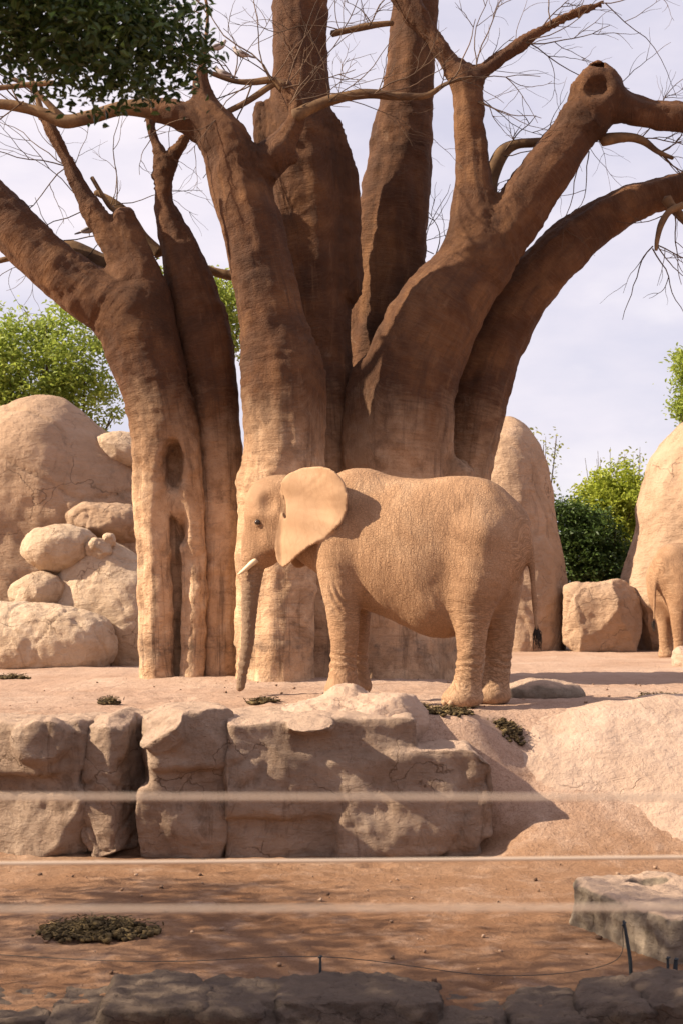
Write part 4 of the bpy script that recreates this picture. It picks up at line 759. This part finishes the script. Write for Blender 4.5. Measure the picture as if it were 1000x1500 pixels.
# ------------------------------------------------------------------ dung and hay
def heap(px, py, d, wx, wy, hz, n, seed, label):
    c_ = P(px, py, d); bx, by = c_[0], d; bz = gz(bx, by); r_ = np.random.default_rng(seed); n *= 3; u = r_.normal(size=(n, 2)) * .46; u += .22 * np.stack([fbm(np.c_[u * 2.2, 0 * u[:, :1] + seed], 2), fbm(np.c_[u * 2.2 + 9, 0 * u[:, :1] + seed], 2)], 1); u = u[np.hypot(u[:, 0], u[:, 1]) < .95]; n_ = len(u); hh = .6 * hz * np.clip(1 - np.hypot(u[:, 0], u[:, 1]), 0, 1) * r_.random(n_)
    gzv = height(bx + u[:, 0] * wx, by + u[:, 1] * wy); s = r_.uniform(.010, .030, n_)
    C = np.stack([u[:, 0] * wx, u[:, 1] * wy, gzv - bz + hh + .01], 1); V, T = blobs(C, np.stack([s * 1.3, s, s * .7], 1), seed)
    m_ = int(n_ * .9); j = r_.integers(0, n_, m_); a_ = r_.uniform(0, 6.28, m_); ln = r_.uniform(.02, .06, m_); c2 = C[j] + r_.normal(size=(m_, 3)) * [.04, .04, .012] + [0, 0, .03]; dr = np.stack([np.cos(a_), np.sin(a_), r_.normal(0, .35, m_)], 1) * ln[:, None] * .5; sd = np.stack([-np.sin(a_), np.cos(a_), np.full(m_, .5)], 1) * .005
    SV = np.stack([c2 - dr - sd, c2 - dr + sd, c2 + dr + sd, c2 + dr - sd], 1).reshape(-1, 3); SQ = np.arange(m_)[:, None] * 4 + np.array([[0, 1, 2, 3]])
    root = empty('dung_heap', (bx, by, bz), label, 'dung', 'dung and hay on the ground'); link('crumbs', mesh('crumbs', np.vstack([V, SV]), [T, SQ + len(V)], M['dung'], True), root, kind='stuff')
heap(140, 1358, 11.45, .50, .36, .13, 330, 1, 'large dark heap of dung and hay in the shaded lower yard')
heap(655, 1072, 16.0, .30, .34, .06, 130, 2, 'scattered olive dung beside the pale mound')
heap(612, 1058, 16.3, .16, .2, .05, 60, 9, 'loose crumbs of dung between the mound and hind foot')
heap(745, 1092, 16.05, .17, .22, .06, 70, 3, 'small dung patch at the edge of the wide pale slab')
heap(160, 1030, 17.3, .13, .12, .07, 64, 14, 'little tuft of dung on the terrace above the narrow split stone')
heap(385, 1031, 17.2, .22, .12, .04, 60, 5, 'thin strip of hay under the elephant\'s trunk')
heap(18, 995, 23.0, .30, .2, .08, 70, 6, 'dung patch in front of the rusty-cracked base boulder')
heap(972, 1021, 18.4, .34, .2, .07, 110, 7, 'dark dung patch beyond the wide pale slab')
heap(950, 1352, 11.6, .10, .08, .03, 24, 8, 'few dung crumbs next to the angular grey rock')

# ------------------------------------------------------------------ fences
def cable_fence(d, zs, r, label, xs):
    root = empty('cable_fence', (0, d, -.5), label, 'fence', None); sl_ = .004
    for z, s_ in zs:
        x = np.linspace(xs[0], xs[1], 13); pr = np.c_[x, np.zeros(13), z + .5 + s_ * x + .006 * ((x / xs[1]) ** 2 - 1) * .5, np.full(13, r)]; v, q, f = tube(pr, 10); link('cable', mesh('cable', v, fixq(q), M['wire'], True, f), root)
    for x in xs:
        v, q, f = tube(np.array([[x, 0, -.2, .045], [x, 0, .5, .045], [x, 0, 1.6, .045]]), 12); link('post', mesh('post', v, fixq(q), M['post'], True, f), root)
zc = lambda y, d: float(P(500, y, d)[2])
cable_fence(1.75, [(zc(1164, 1.75), -.001), (zc(1327, 1.75), .003)],   .0024, 'near fence of two taut pale cables, blurred across the foreground', (-1.6, 1.6))
cable_fence(4.3, [(zc(1259, 4.3), .009)], .0055, 'single pale cable strung a little farther off than the blurred pair', (-2.6, 2.6))
def stake(x, y, h_, lean, label, r=.013):
    z = gz(x, y); root = empty('fence_stake', (x, y, z), label, 'stake', 'low wire stakes'); v, q, f = tube(np.array([[0, 0, -.15, r * .8], [lean * .3, 0, h_ * .4, r], [lean * .8, 0, h_ * .85, r * .8], [lean, 0, h_, r * .6]]), 8); link('rod', mesh('rod', v, fixq(q), M['stake'], True, f), root)
    v, q, f = tube(np.array([[lean - .012, -.008, h_ * .92, .006], [lean, -.02, h_ * .95, .006], [lean + .012, -.008, h_ * .98, .006]]), 6); link('wire_clip', mesh('wire_clip', v, fixq(q), M['stake'], True, f), root); return np.array([x + lean, y, z + h_ * .95])
p1 = P(926, 1436, 9.95); st = stake(p1[0], 9.95, .40, -.055, 'slender dark stake leaning beside the angular grey rock')
p2 = P(469, 1440, 9.95); s2 = stake(p2[0], 10.05, .17, 0, 'short black wire peg at the rim of the longest edging stone', .010)
p3 = P(985, 1438, 9.9); s3 = stake(p3[0], 10.05, .15, 0, 'slimmer of two stubby black pegs side by side', .011)
p4 = P(995, 1436, 9.9); s4 = stake(p4[0], 10.05, .14, .01, 'thicker of two stubby black pegs side by side', .017)
pts = catmull([(-4.5, 10.9, gz(-4.5, 10.9) + .1), (-1.6, 10.4, gz(-1.6, 10.4) + .05), s2, (1.0, 9.95, gz(1.0, 9.95) + .05), (1.75, 9.97, gz(1.75, 9.97) + .12), st], 8)
v, q, f = tube(np.c_[pts, np.full(len(pts), .0028)], 5); ob = link('thin_wire', mesh('thin_wire', v, fixq(q), M['dark_wire'], True, f), None, 'thin dark wire strung low between the black pegs', 'wire')

# ------------------------------------------------------------------ birds
def bird(px, py, d, face, label):
    c_ = P(px, py, d); root = empty('dove', tuple(c_ - [0, 0, .03]), label, 'bird', 'doves on the bare branches'); s = face
    pr_ = catmull(np.array([(-.15 * s, 0, .05, .008), (-.08 * s, 0, .065, .035), (0, 0, .085, .052), (.06 * s, 0, .115, .042), (.085 * s, 0, .15, .027), (.10 * s, 0, .172, .027), (.118 * s, 0, .175, .012)]), 4); v, q, f = tube(pr_, 10); link('body', mesh('body', v, fixq(q), M['bird'], True, f), root)
    v, q, f = tube(np.array([(.04 * s, -.04, .11, .012), (-.03 * s, -.047, .09, .026), (-.12 * s, -.025, .065, .008)]), 8); link('wing', mesh('wing', v, fixq(q), M['bird_dark'], True, f), root)
    v, q, f = tube(np.array([(-.10 * s, 0, .06, .018), (-.17 * s, 0, .035, .016), (-.22 * s, 0, .02, .010)]), 6); link('tail', mesh('tail', v, fixq(q), M['bird_dark'], True, f), root)
    v, q, f = tube(np.array([(.115 * s, 0, .174, .006), (.14 * s, 0, .168, .002)]), 5); link('beak', mesh('beak', v, fixq(q), M['beak'], True, f), root)
    for y in (-.015, .015):
        v, q, f = tube(np.array([(.0, y, .05, .005), (.005 * s, y, -.005, .005)]), 5); link('leg', mesh('leg', v, fixq(q), M['beak'], True, f), root)
for (x, y, d, fc, lb2) in [(277, 72, 21.7, 1, 'small dove on a twig above the stump of the thick front stem'), (320, 74, 21.7, 1, 'small dove perched alone among the upper twigs'), (353, 84, 21.7, -1, 'small dove on the twigs nearest the tall centre stem'), (327, 113, 21.7, -1, 'small dove sitting on the thin side branch'), (131, 342, 22.5, 1, 'small dove on the leaning limb of the left stem')]:
    bird(x, y, d, fc, lb2)
